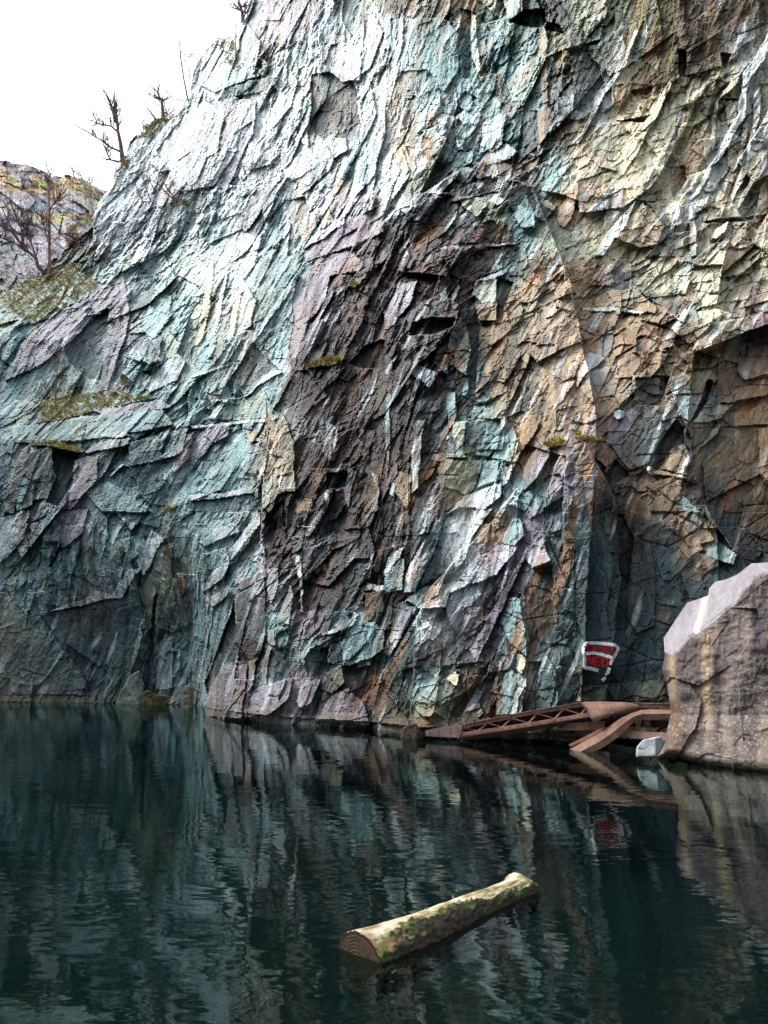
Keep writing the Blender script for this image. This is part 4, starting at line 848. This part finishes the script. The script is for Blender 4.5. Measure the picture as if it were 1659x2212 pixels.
# ---------------------------------------------------------------- wrecked girder
def rust(name, c0, c1, c2):
    m, nt, b = mat(name, .62); b.inputs['Metallic'].default_value = .15
    tc = N(nt, 'ShaderNodeTexCoord').outputs['Object']
    n1 = noise(nt, tc, 3, 8, .65); n2 = noise(nt, tc, 22, 5, .7)
    k = mixc(nt, ramp(nt, n1, .35, .62), srgb(*c0), srgb(*c1)); k = mixc(nt, ramp(nt, n2, .5, .72), k, srgb(*c2))
    L(nt, k, b.inputs['Base Color'])
    bp = N(nt, 'ShaderNodeBump'); bp.inputs['Strength'].default_value = .35; bp.inputs['Distance'].default_value = .02; L(nt, n2, bp.inputs['Height']); L(nt, bp.outputs[0], b.inputs['Normal'])
    return m
def build_wreck():
    RA = rust('rusty_steel', (112, 78, 62), (148, 114, 98), (66, 42, 34)); RB = rust('shaded_rust', (60, 42, 40), (92, 62, 56), (40, 30, 30)); RG = rust('gusset_steel', (98, 84, 88), (128, 106, 106), (70, 50, 46))  # RB: undersides and rear parts, their shade painted into the rust
    RP = rust('pale_rust', (136, 102, 84), (168, 140, 126), (88, 58, 48))
    gY = lambda zx: 21.0-(zx-90)*.0031
    W = lambda zx, zy, d=0.0: at(406.3+zx*.2180, 609.5+zy*.2180, gY(zx)+d)
    root = empty('collapsed_girder', W(90, 575), label='collapsed rusty lattice girder with torn plate rising from the water to the boulder', category='girder')
    def prism(name, poly, d0, d1, m, bend=None, sub=1):
        """plate outline in the girder plane given a front and a back distance"""
        bm = bmesh.new(); n = len(poly)
        f = [bm.verts.new(W(x, y, d0+(bend(x, y) if bend else 0))) for x, y in poly]; b = [bm.verts.new(W(x, y, d1+(bend(x, y) if bend else 0))) for x, y in poly]
        bm.faces.new(f); bm.faces.new(b[::-1])
        for i in range(n): bm.faces.new((f[i], b[i], b[(i+1) % n], f[(i+1) % n]))
        return own(to_obj(name, bm, m), root)
    def strip(name, top, bot, d0, d1, m, dd=None):
        """beam between an upper and a lower polyline, with real depth"""
        bm = bmesh.new(); R_ = []
        for i, ((xa, ya), (xb, yb)) in enumerate(zip(top, bot)):
            e = dd[i] if dd else 0
            R_.append([bm.verts.new(W(xa, ya, d0+e)), bm.verts.new(W(xb, yb, d0+e)), bm.verts.new(W(xb, yb, d1+e)), bm.verts.new(W(xa, ya, d1+e))])
        for r, s in zip(R_, R_[1:]):
            for k in range(4): bm.faces.new((r[k], r[(k+1) % 4], s[(k+1) % 4], s[k]))
        bm.faces.new(R_[0]); bm.faces.new(R_[-1][::-1])
        return own(to_obj(name, bm, m), root)
    tc = [(245, 533), (400, 500), (560, 468), (700, 445), (790, 429), (900, 426), (1205, 434), (1290, 436)]
    strip('top_chord', tc, [(x, y+17) for x, y in tc], 0, .12, RA)
    strip('top_flange', [(x, y-3) for x, y in tc], [(x, y) for x, y in tc], -.05, .55, RA)
    bc = [(245, 565), (400, 543), (560, 518), (700, 495), (850, 470), (900, 466)]
    strip('bottom_chord', bc, [(x, y+17) for x, y in bc], -.02, .12, RA)
    strip('bottom_flange', [(x, y+17) for x, y in bc], [(x+4, y+21) for x, y in bc], -.04, .55, RB)
    strip('rear_web', [(x+6, y+10) for x, y in tc[:5]]+[(900, 440)], [(x+6, y+42) for x, y in bc[:5]]+[(900, 500)], .5, .56, RB)
    prism('gusset_plate', [(86, 556), (150, 541), (258, 528), (246, 588), (150, 585), (90, 580)], -.05, -.02, RG)
    # rivets
    rv = bmesh.new()
    for i in range(3):
        for x, y in ((105+i*0, 560+i*7), (150, 552+i*12), (200, 546+i*14), (236, 540+i*16)):
            bmesh.ops.create_icosphere(rv, subdivisions=1, radius=.018, matrix=Matrix.Translation(W(x, y, -.06)))
    for x in range(270, 780, 34):
        for pl, dy in ((tc, 8), (bc, 8)):
            bmesh.ops.create_icosphere(rv, subdivisions=1, radius=.022, matrix=Matrix.Translation(W(x, np.interp(x, [p[0] for p in pl], [p[1] for p in pl])+dy, -.03)))
    g = own(to_obj('rivets', rv, RG), root); g['kind'] = 'stuff'
    # lattice
    top = lambda x: np.interp(x, [p[0] for p in tc], [p[1] for p in tc])+15; bot = lambda x: np.interp(x, [p[0] for p in bc], [p[1] for p in bc])+2
    xs = [262, 330, 372, 440, 482, 560, 600, 680, 722, 800, 830]
    for i in range(len(xs)-1):
        xa, xb = xs[i], xs[i+1]; up = (i % 2 == 1)
        ya, yb = (bot(xa), top(xb)) if up else (top(xa), bot(xb))
        w = 5
        prism('lattice_bar', [(xa-w, ya), (xa+w, ya), (xb+w, yb), (xb-w, yb)], .0+.03*(i % 2), .025+.03*(i % 2), RP)
    # torn plate draped over the top
    bm = bmesh.new(); P = [[(780, 427), (830, 425), (900, 424), (1000, 426), (1060, 434), (1085, 450)], [(800, 436), (838, 452), (890, 452), (980, 448), (1045, 450), (1078, 458)],
                           [(818, 452), (846, 486), (890, 480), (960, 470), (1030, 466), (1068, 462)], [(835, 478), (858, 520), (900, 500), (950, 486), (1015, 476), (1050, 470)]]
    dp = [[-.02, -.10, -.14, -.12, -.06, 0], [-.1, -.22, -.26, -.2, -.1, -.02], [-.15, -.32, -.34, -.22, -.1, -.02], [-.2, -.44, -.36, -.2, -.06, 0]]
    V = [[bm.verts.new(W(x, y, d)) for (x, y), d in zip(r, e)] for r, e in zip(P, dp)]
    for a, b in zip(V, V[1:]):
        for k in range(5): bm.faces.new((a[k], b[k], b[k+1], a[k+1]))
    for k in range(5):
        pass
    bk = [bm.verts.new(W(x, y-3, .6)) for x, y in P[0]]
    for k in range(5): bm.faces.new((V[0][k], V[0][k+1], bk[k+1], bk[k]))
    bmesh.ops.solidify(bm, geom=bm.faces[:], thickness=.02)
    own(to_obj('torn_plate', bm, RP, None, True), root)
    # twisted strap diving into the water
    st = [(1260, 452, 502), (1205, 455, 500), (1130, 458, 500), (1080, 461, 497), (1030, 476, 505), (980, 500, 540), (930, 535, 580), (880, 570, 612), (830, 600, 640), (760, 640, 672)]
    xt = [0, 0, 0, 0, 0, 0, 0, 0, -5, -10]; xbm = [0, 0, 0, 5, 30, 40, 50, 55, 60, 60]
    bm = bmesh.new(); R_ = []
    for i, (x, a, b) in enumerate(st):
        e = -.05-.05*i if i < 5 else -.30-.05*(i-5)
        R_.append([bm.verts.new(W(x+xt[i], a, e+.12)), bm.verts.new(W(x+xbm[i]*.5, (a+b)/2, e-.05)), bm.verts.new(W(x+xbm[i], b, e))])
    for r, s in zip(R_, R_[1:]):
        for k in range(2): bm.faces.new((r[k], r[k+1], s[k+1], s[k]))
    bmesh.ops.solidify(bm, geom=bm.faces[:], thickness=.03)
    own(to_obj('twisted_strap', bm, RP), root)
    strip('bent_flange', [(905, 536), (850, 566), (800, 592), (745, 618)], [(912, 546), (860, 578), (812, 604), (752, 630)], -.2, .25, RA)
    strip('cross_beam', [(735, 522), (912, 512)], [(735, 556), (912, 550)], .25, .6, RA)
    strip('lower_beam', [(960, 552), (1100, 560), (1230, 566)], [(968, 582), (1100, 594), (1230, 598)], -.1, .3, RP)
    strip('upright', [(1056, 500), (1080, 500)], [(1050, 540), (1074, 540)], -.05, .05, RA)
    strip('box_bracket', [(1085, 510), (1120, 508)], [(1085, 540), (1120, 545)], 0, .4, RB)
    strip('rear_beam', [(890, 500), (1290, 512)], [(890, 540), (1290, 540)], .6, .9, RB)
    strip('rear_rail', [(1075, 437), (1290, 445)], [(1075, 444), (1290, 452)], .3, .4, RB)
    bm = bmesh.new(); tube(bm, [W(938, 460, -.32), W(950, 476, -.4), W(945, 488, -.34)], [.02, .025, .02], 8); own(to_obj('hook', bm, RB), root)
build_wreck()

# ---------------------------------------------------------------- painted panel on the rock
def build_sign():
    wm, nt, b = mat('white_paint', .7); tc = N(nt, 'ShaderNodeTexCoord').outputs['Object']
    L(nt, ramp(nt, noise(nt, tc, 14, 5, .7), .35, .55, (*srgb(196, 206, 216), 1), (*srgb(248, 250, 252), 1)), b.inputs['Base Color'])
    rm, nt, b2 = mat('red_paint', .6); tc = N(nt, 'ShaderNodeTexCoord').outputs['Object']
    L(nt, ramp(nt, noise(nt, tc, 14, 5, .7), .3, .6, (*srgb(150, 16, 14), 1), (*srgb(228, 20, 18), 1)), b2.inputs['Base Color'])
    cache = {}
    pts = []
    for ix in range(574, 632, 3):
        for iy in range(632, 684, 3):
            pts.append((ix, iy, cliffY(ix, iy, 1)))
    A = np.array([[1, p[0], p[1], p[0]**2, p[1]**2, p[0]*p[1]] for p in pts], float); bb = np.array([p[2] for p in pts])
    k = np.linalg.lstsq(A, bb, rcond=None)[0]
    def Wp(zx, zy, off):
        px = 571.4+zx*.03521; py = 629.8+zy*.03521
        # follow the rock: nearest rock surface in a small neighbourhood
        return at(px, py, cliffY(px, py, 1)-off)
    root = empty('painted_sign', Wp(800, 800, .0), label='white outlined panel with red hand painted lettering on dark rock above the girder', category='painted sign')
    def strokes(name, lines, w, m, off):
        bm = bmesh.new(); n = 0
        for ln in lines:
            # resample
            P = []
            for (x1, y1), (x2, y2) in zip(ln, ln[1:]):
                s = max(1, int(math.hypot(x2-x1, y2-y1)/14))
                P += [(x1+(x2-x1)*i/s, y1+(y2-y1)*i/s) for i in range(s)]
            P.append(ln[-1]); rows = []
            for i, (x, y) in enumerate(P):
                xa, ya = P[max(0, i-1)]; xb, yb = P[min(len(P)-1, i+1)]; d = math.hypot(xb-xa, yb-ya) or 1
                nx, ny = -(yb-ya)/d, (xb-xa)/d; ww = w*(.85+.35*random.random())/2
                rows.append([bm.verts.new(Wp(x+nx*ww*q, y+ny*ww*q, off)) for q in (-1, -.4, .4, 1)])
            for r, s in zip(rows, rows[1:]):
                for k in range(3): bm.faces.new((r[k], r[k+1], s[k+1], s[k]))
        return own(to_obj(name, bm, m), root)
    strokes('white_border', [[(350, 470), (400, 390), (480, 365), (800, 385), (1060, 400), (1270, 445)], [(1270, 440), (1330, 540), (1250, 700), (1170, 830), (1110, 1000)], [(1075, 1080), (1040, 1200), (970, 1290)],
                             [(975, 1335), (920, 1400), (870, 1445)], [(345, 460), (330, 600), (380, 740), (380, 900), (355, 1060)], [(355, 1040), (430, 1080), (600, 1110), (770, 1165)],
                             [(370, 690), (500, 665), (640, 655), (820, 690), (1000, 740), (1120, 780), (1160, 830)]], 92, wm, .06)
    def letters(txt, x0, y0, x1, y1, h, slant, w, off, name):
        G = {'B': [[(0, 0), (0, 1)], [(0, 0), (.7, .05), (.8, .25), (.6, .45), (0, .5)], [(0, .5), (.8, .55), (.9, .78), (.7, 1), (0, 1)]],
             'A': [[(0, 1), (.45, 0), (.95, 1)], [(.2, .62), (.75, .62)]], 'R': [[(0, 1), (0, 0), (.7, .05), (.8, .28), (.6, .5), (0, .52)], [(.35, .52), (.9, 1)]],
             'N': [[(0, 1), (0, 0), (.85, 1), (.85, 0)]], 'E': [[(.85, 0), (0, 0), (0, 1), (.85, 1)], [(0, .5), (.6, .5)]], 'Y': [[(0, 0), (.45, .45), (.9, 0)], [(.45, .45), (.3, 1.25)]],
             'D': [[(0, 0), (0, 1), (.6, .95), (.9, .6), (.8, .2), (.5, 0), (0, 0)]]}
        out = []; n = len(txt); ex, ey = (x1-x0)/n, (y1-y0)/n
        for i, ch in enumerate(txt):
            for ln in G[ch]:
                out.append([(x0+ex*(i+p*.82)+slant*(1-q)*h, y0+ey*(i+p*.82)+q*h) for p, q in ln])
        strokes(name, out, w, rm, off)
    letters('BARNEY', 450, 440, 1260, 500, 170, .05, 24, .07, 'upper_lettering')
    letters('NED', 440, 745, 1080, 830, 230, .22, 50, .07, 'lower_lettering')
build_sign()

# ---------------------------------------------------------------- bare trees and shrubs
def bark(name, c):
    m, nt, b = mat(name, .85); tc = N(nt, 'ShaderNodeTexCoord').outputs['Object']
    c0 = srgb(*[v*.65 for v in c]); c1 = srgb(*[min(255, v*1.15) for v in c])
    L(nt, ramp(nt, noise(nt, tc, 3, 5, .7), .35, .65, (*c0, 1), (*c1, 1)), b.inputs['Base Color']); return m
BK = {'dark': bark('dark_bark', (92, 72, 80)), 'red': bark('reddish_bark', (118, 88, 78)), 'pale': bark('birch_bark', (168, 154, 146)), 'twig': bark('twig_bark', (112, 78, 72))}
def twigs(bm, p, d, ln, r, depth, rng, spread=.7):
    if depth == 0 or r < .002: return
    n = 4; pts = [p]; q = p.copy(); dd = d.copy()
    for i in range(n):
        dd = (dd+Vector((rng.uniform(-1, 1), rng.uniform(-1, 1), rng.uniform(-.5, 1)))*.16).normalized(); q = q+dd*ln/n; pts.append(q.copy())
    tube(bm, pts, [r*(1-.6*i/n) for i in range(n+1)], 5, False)
    for k in range(rng.choice((2, 3, 3))):
        i = rng.randint(1, n); e = (dd+Vector((rng.uniform(-1, 1), rng.uniform(-1, 1), rng.uniform(-.4, .8)))*spread).normalized()
        twigs(bm, pts[i], e, ln*rng.uniform(.5, .75), r*.5, depth-1, rng, spread)
def tree(label, Y, stems, limbs, w, m, seed, cat='tree', name='bare_tree', depth=3, tw=10, group=None, tl=1.0):
    """stems/limbs: pixel polylines at distance Y; w: stem half-width in metres at the base"""
    rng = random.Random(seed); k = Y/F
    base = at(*stems[0][0], Y); root = empty(name, base, label=label, category=cat)
    root['group'] = {'tree': 'bare trees on the skyline and terrace', 'sapling': 'thin bare saplings', 'shrub': 'leafless shrubs growing out of the rock'}[cat]
    tr = bmesh.new(); cr = bmesh.new()
    def poly(bm, ln, r0, r1):
        P = []; dz = 0
        for (x1, y1), (x2, y2) in zip(ln, ln[1:]):
            for i in range(4):
                f = i/4; P.append(at(x1+(x2-x1)*f+rng.uniform(-.25, .25), y1+(y2-y1)*f, Y+dz)); dz += rng.uniform(-.12, .12)*k*8
        P.append(at(*ln[-1], Y+dz)); n = len(P)
        tube(bm, P, [r0+(r1-r0)*i/(n-1) for i in range(n)], 7, True); return P
    allp = []
    for ln in stems: allp.append(poly(tr, ln, w, w*.3))
    for ln in limbs: allp.append(poly(cr, ln, w*.45, w*.2))
    for P in allp:
        for j in range(tw):
            i = rng.randint(len(P)//3, len(P)-1); d = (P[i]-P[i-1]).normalized()
            e = (d*.8+Vector((rng.uniform(-1, 1), rng.uniform(-1, 1), rng.uniform(-.2, .9)))*.8).normalized()
            twigs(cr, P[i], e, rng.uniform(.5, 1.1)*17*k*tl, w*.26, depth, rng)
    own(to_obj('trunk', tr, m), root); own(to_obj('crown', cr, m), root)
    return root
cy = lambda x, y, o=.5: cliffY(x, y, 2)-o
T = lambda tc, tr_, pts: [(tc*192+a*.11573, tr_*256+b*.11573) for a, b in pts]
tree('bare leaning tree on the skyline with long branches reaching left', cy(124, 160, 0)+.5, [T(0, 0, [(1060, 1400), (1050, 1290), (1020, 1130), (1005, 980), (1000, 880)]), T(0, 0, [(1005, 1050), (975, 960), (930, 830)])],
     [T(0, 0, [(1040, 1310), (960, 1275), (870, 1210), (740, 1130)]), T(0, 0, [(1015, 1140), (960, 1090), (840, 1070)]), T(0, 0, [(1030, 1400), (950, 1380), (910, 1290)])], .20, BK['dark'], 1, tw=12, depth=3, tl=.8)
tree('crooked bare tree on the mossy skyline knoll', cy(163, 124, 0)+.3, [T(0, 0, [(1410, 1060), (1405, 930), (1395, 870), (1360, 800)])], [T(0, 0, [(1400, 880), (1420, 860), (1340, 850)]), T(0, 0, [(1410, 1010), (1450, 990), (1420, 970)])], .17, BK['dark'], 2, tw=10, depth=3, tl=.7)
tree('small bare stem leaning left beside the crooked skyline tree', cy(155, 124, 0)+.3, [T(0, 0, [(1350, 1040), (1310, 980), (1270, 935)])], [T(0, 0, [(1240, 1110), (1232, 1060)])], .10, BK['dark'], 3, 'sapling', 'bare_sapling', tw=3, depth=2)
tree('tall thin bare tree fading against the white sky', cy(188, 105, 0)+.3, [T(0, 0, [(1640, 930), (1590, 700), (1560, 480), (1550, 360), (1540, 270)])], [T(0, 0, [(1556, 440), (1600, 470), (1655, 503)]), T(0, 0, [(1580, 870), (1480, 840), (1440, 790)]), T(0, 0, [(1640, 700), (1640, 560)])], .07, BK['dark'], 4, tw=6, depth=2)
tree('gnarled stunted tree at the very top of the skyline', cy(243, 26, 0)+.3, [T(1, 0, [(440, 200), (435, 110), (410, 40), (400, -20)])], [T(1, 0, [(425, 60), (500, 40)]), T(1, 0, [(435, 110), (370, 45)]), T(1, 0, [(440, 160), (480, 90)])], .16, BK['dark'], 5, tw=9, depth=3, tl=.7)
tree('straight slender reddish tree rising before the far hill', cy(50, 276, .3), [T(0, 0, [(430, 2390), (428, 2200), (425, 1900), (420, 1650), (430, 1500)])], [T(0, 0, [(425, 2000), (330, 1960), (210, 1930)]), T(0, 0, [(428, 1800), (520, 1700)]), T(0, 0, [(425, 2100), (360, 1900)]), T(0, 0, [(425, 1900), (520, 2010), (620, 2050)])], .14, BK['red'], 6, tw=18, depth=3, tl=.9)
tree('dark bare tree leaning far left from the mossy terrace', cy(45, 276, .5), [T(0, 0, [(390, 2370), (330, 2300), (310, 2230), (210, 2150), (120, 2010), (40, 1850)])], [T(0, 0, [(200, 2150), (120, 2100), (20, 2060)]), T(0, 0, [(210, 2150), (190, 1990), (140, 1880)]), T(0, 0, [(310, 2230), (260, 2060), (230, 1950)]), T(0, 0, [(120, 2010), (60, 1980), (-40, 1930)])], .17, BK['dark'], 7, tw=16, depth=3, tl=.9)
tree('pale twin stemmed birch in the notch between hill and cliff', cy(92, 220, 0)+1.0, [T(0, 0, [(790, 1860), (785, 1740), (735, 1600), (700, 1520), (640, 1480)]), T(0, 0, [(795, 1850), (800, 1700), (775, 1560)])], [T(0, 0, [(740, 1760), (735, 1650)])], .12, BK['pale'], 8, tw=10, depth=3, tl=.8)
tree('wispy pale sapling on the long mossy ledge', cy(55, 409, .6), [T(0, 1, [(485, 1325), (480, 1200), (490, 1050), (505, 930), (500, 850)])], [T(0, 1, [(485, 1200), (400, 1120), (340, 1020)]), T(0, 1, [(488, 1100), (540, 980)]), T(0, 1, [(440, 1210), (380, 1130)])], .05, BK['twig'], 9, 'sapling', 'bare_sapling', tw=9, depth=2, tl=.6)
tree('two dark stems leaning left out of the pale rock face', cy(176, 200, .5), [T(0, 0, [(1530, 1735), (1460, 1650), (1390, 1540)]), T(0, 0, [(1510, 1730), (1440, 1670), (1380, 1600)])], [T(0, 0, [(1530, 1735), (1490, 1570)])], .08, BK['twig'], 10, 'shrub', 'bare_shrub', tw=6, depth=3, tl=.8)
tree('brown twiggy thicket growing in the gully below the skyline', cy(142, 196, .5), [T(0, 0, [(1240, 1760), (1180, 1620), (1120, 1480)]), T(0, 0, [(1300, 1740), (1260, 1600), (1200, 1450)]), T(0, 0, [(1360, 1760), (1340, 1640), (1240, 1480)])], [], .05, BK['twig'], 11, 'shrub', 'bare_shrub', tw=12, depth=3, tl=.8)
tree('russet shrub at the bottom of the big white slab', cy(82, 262, .5), [T(0, 0, [(940, 2390), (925, 2200), (890, 2080)]), T(0, 0, [(990, 2360), (950, 2250)])], [], .05, BK['twig'], 12, 'shrub', 'bare_shrub', tw=8, depth=3, tl=.6)
tree('faint sapling on the crest of the far hill', 80, [T(0, 0, [(118, 1440), (122, 1380), (122, 1300)])], [], .08, BK['pale'], 13, 'sapling', 'bare_sapling', tw=3, depth=1)
tree('tiny leaning stem on the rim of the far hill', 78, [T(0, 0, [(645, 1540), (630, 1480), (628, 1455)])], [T(0, 0, [(640, 1400), (620, 1330)])][:0], .09, BK['dark'], 14, 'sapling', 'bare_sapling', tw=3, depth=1)
tree('thin curved twig tree on the upper cliff step', cy(245, 172, .5), [T(1, 0, [(462, 1510), (440, 1440), (395, 1385)])], [], .06, BK['twig'], 15, 'shrub', 'bare_shrub', tw=5, depth=2, tl=.7)

# ---------------------------------------------------------------- grass, moss and dead bracken on the ledges
def grass():
    rng = random.Random(5)
    A = [(0, 1, [(0, 330), (330, 160), (620, 60), (760, 180), (880, 240), (620, 400), (470, 520), (280, 590), (60, 470)], 1500),
         (0, 1, [(330, 1450), (400, 1250), (900, 1170), (1400, 1225), (840, 1330), (560, 1410)], 900), (0, 1, [(240, 1635), (450, 1590), (740, 1680), (600, 1695), (400, 1625)], 260),
         (0, 0, [(1200, 1190), (1250, 1090), (1400, 1020), (1530, 985), (1480, 1040), (1280, 1200)], 500), (0, 0, [(1040, 1390), (1090, 1350), (1120, 1400), (1080, 1450)], 130),
         (0, 0, [(560, 2110), (600, 1970), (760, 1880), (800, 1850), (790, 1940), (660, 1990), (620, 2110)], 300), (1, 1, [(990, 975), (1080, 900), (1240, 870), (1330, 880), (1220, 950)], 200),
         (1, 0, [(210, 340), (360, 330), (420, 600), (300, 560)], 200), (0, 0, [(1520, 1740), (1570, 1720), (1659, 1780), (1640, 1800)], 80), (1, 1, [(1370, 270), (1400, 230), (1440, 240), (1380, 290)], 40),
         (2, 1, [(1400, 1620), (1540, 1580), (1530, 1640), (1420, 1660)], 120), (3, 1, [(0, 1520), (60, 1560), (230, 1600), (100, 1600), (0, 1580)], 90), (0, 1, [(1380, 2190), (1560, 2150), (1500, 2212), (1400, 2212)], 70)]
    def build(name, m, frac, h, label, sd):
        rg = random.Random(sd); bm = bmesh.new()
        for tc, tr_, pts, n in A:
            P = T(tc, tr_, pts); x0, x1 = min(p[0] for p in P), max(p[0] for p in P); y0, y1 = min(p[1] for p in P), max(p[1] for p in P); c = 0; g = 0
            while c < n*frac and g < n*40:
                g += 1; x, y = rg.uniform(x0, x1), rg.uniform(y0, y1); ins = False
                for i in range(len(P)):
                    (xa, ya), (xb, yb) = P[i], P[(i+1) % len(P)]
                    if (ya > y) != (yb > y) and x < (xb-xa)*(y-ya)/(yb-ya)+xa: ins = not ins
                if not ins: continue
                if float(vnoise(np.array([x*.35]), np.array([y*.5]), sd)[0]) < .42: continue
                c += 1; b = on_cliff(x, y, -.02, 0)
                for k in range(4):
                    l = h*rg.uniform(.5, 1.3); d = Vector((rg.uniform(-1, 1)*.7, rg.uniform(-1, .3)*.8, rg.uniform(.2, 1))).normalized()*l; s = Vector((rg.uniform(-1, 1), rg.uniform(-.5, .5), rg.uniform(-.2, .2))).normalized()*l*.22
                    q = b+Vector((rg.uniform(-.1, .1), rg.uniform(-.1, 0), 0))
                    v = [bm.verts.new(q-s), bm.verts.new(q+s), bm.verts.new(q+d+s*.3+Vector((0, 0, -.15*l))), bm.verts.new(q+d*1.2+Vector((0, 0, -.4*l)))]
                    bm.faces.new((v[0], v[1], v[2])); bm.faces.new((v[0], v[2], v[3]))
        me = bpy.data.meshes.new(name); bm.to_mesh(me); bm.free()
        link(name, me, m, kind='stuff', label=label, category=name.replace('_', ' '))
    def gm(name, a, b):
        m, nt, bb = mat(name, .9); tc = N(nt, 'ShaderNodeTexCoord').outputs['Object']
        L(nt, ramp(nt, noise(nt, tc, 1.5, 4), .4, .6, (*srgb(*a), 1), (*srgb(*b), 1)), bb.inputs['Base Color']); return m
    build('grass', gm('grass_green', (104, 124, 36), (156, 166, 60)), .5, .12, 'green grass and moss tufts growing on the quarry ledges', 3)
    build('dead_bracken', gm('bracken', (140, 106, 68), (186, 158, 116)), .5, .13, 'dead brown bracken and grass on the quarry ledges', 4)
grass()

# ---------------------------------------------------------------- light, sky, camera
S_EL, S_AZ = 50, -84        # elevation; azimuth from +Y towards +X (negative: from the left)
w = bpy.data.worlds.new("World"); bpy.context.scene.world = w; w.use_nodes = True; nt = w.node_tree
sk = nt.nodes.new('ShaderNodeTexSky'); sk.sky_type = 'NISHITA'; sk.sun_disc = False; sk.sun_elevation = R(S_EL); sk.sun_rotation = R(S_AZ); sk.dust_density = 4; sk.air_density = 1.0; sk.ozone_density = 1
hs = nt.nodes.new('ShaderNodeHueSaturation'); hs.inputs['Saturation'].default_value = .35
nt.links.new(sk.outputs[0], hs.inputs['Color']); nt.links.new(hs.outputs[0], nt.nodes['Background'].inputs[0]); nt.nodes['Background'].inputs[1].default_value = .15
sl = bpy.data.lights.new('sun', 'SUN'); sl.energy = 1.1; sl.angle = R(26); sl.color = (1, .97, .92)
so = bpy.data.objects.new('sun', sl); C.objects.link(so)
sd = Vector((math.sin(R(S_AZ))*math.cos(R(S_EL)), math.cos(R(S_AZ))*math.cos(R(S_EL)), math.sin(R(S_EL))))
so.rotation_euler = sd.to_track_quat('Z', 'Y').to_euler()
cam = bpy.data.cameras.new('camera'); co = bpy.data.objects.new('camera', cam); C.objects.link(co)
cam.sensor_fit = 'VERTICAL'; cam.sensor_height = 24; cam.lens = 24*F/1024; cam.clip_end = 1000; cam.clip_start = .05
co.location = (0, 0, CH); co.rotation_euler = (R(90)+PIT, 0, 0)
sc = bpy.context.scene; sc.camera = co
sc.view_settings.view_transform = 'Standard'; sc.view_settings.look = 'None'; sc.view_settings.exposure = 1.7; sc.view_settings.gamma = 1
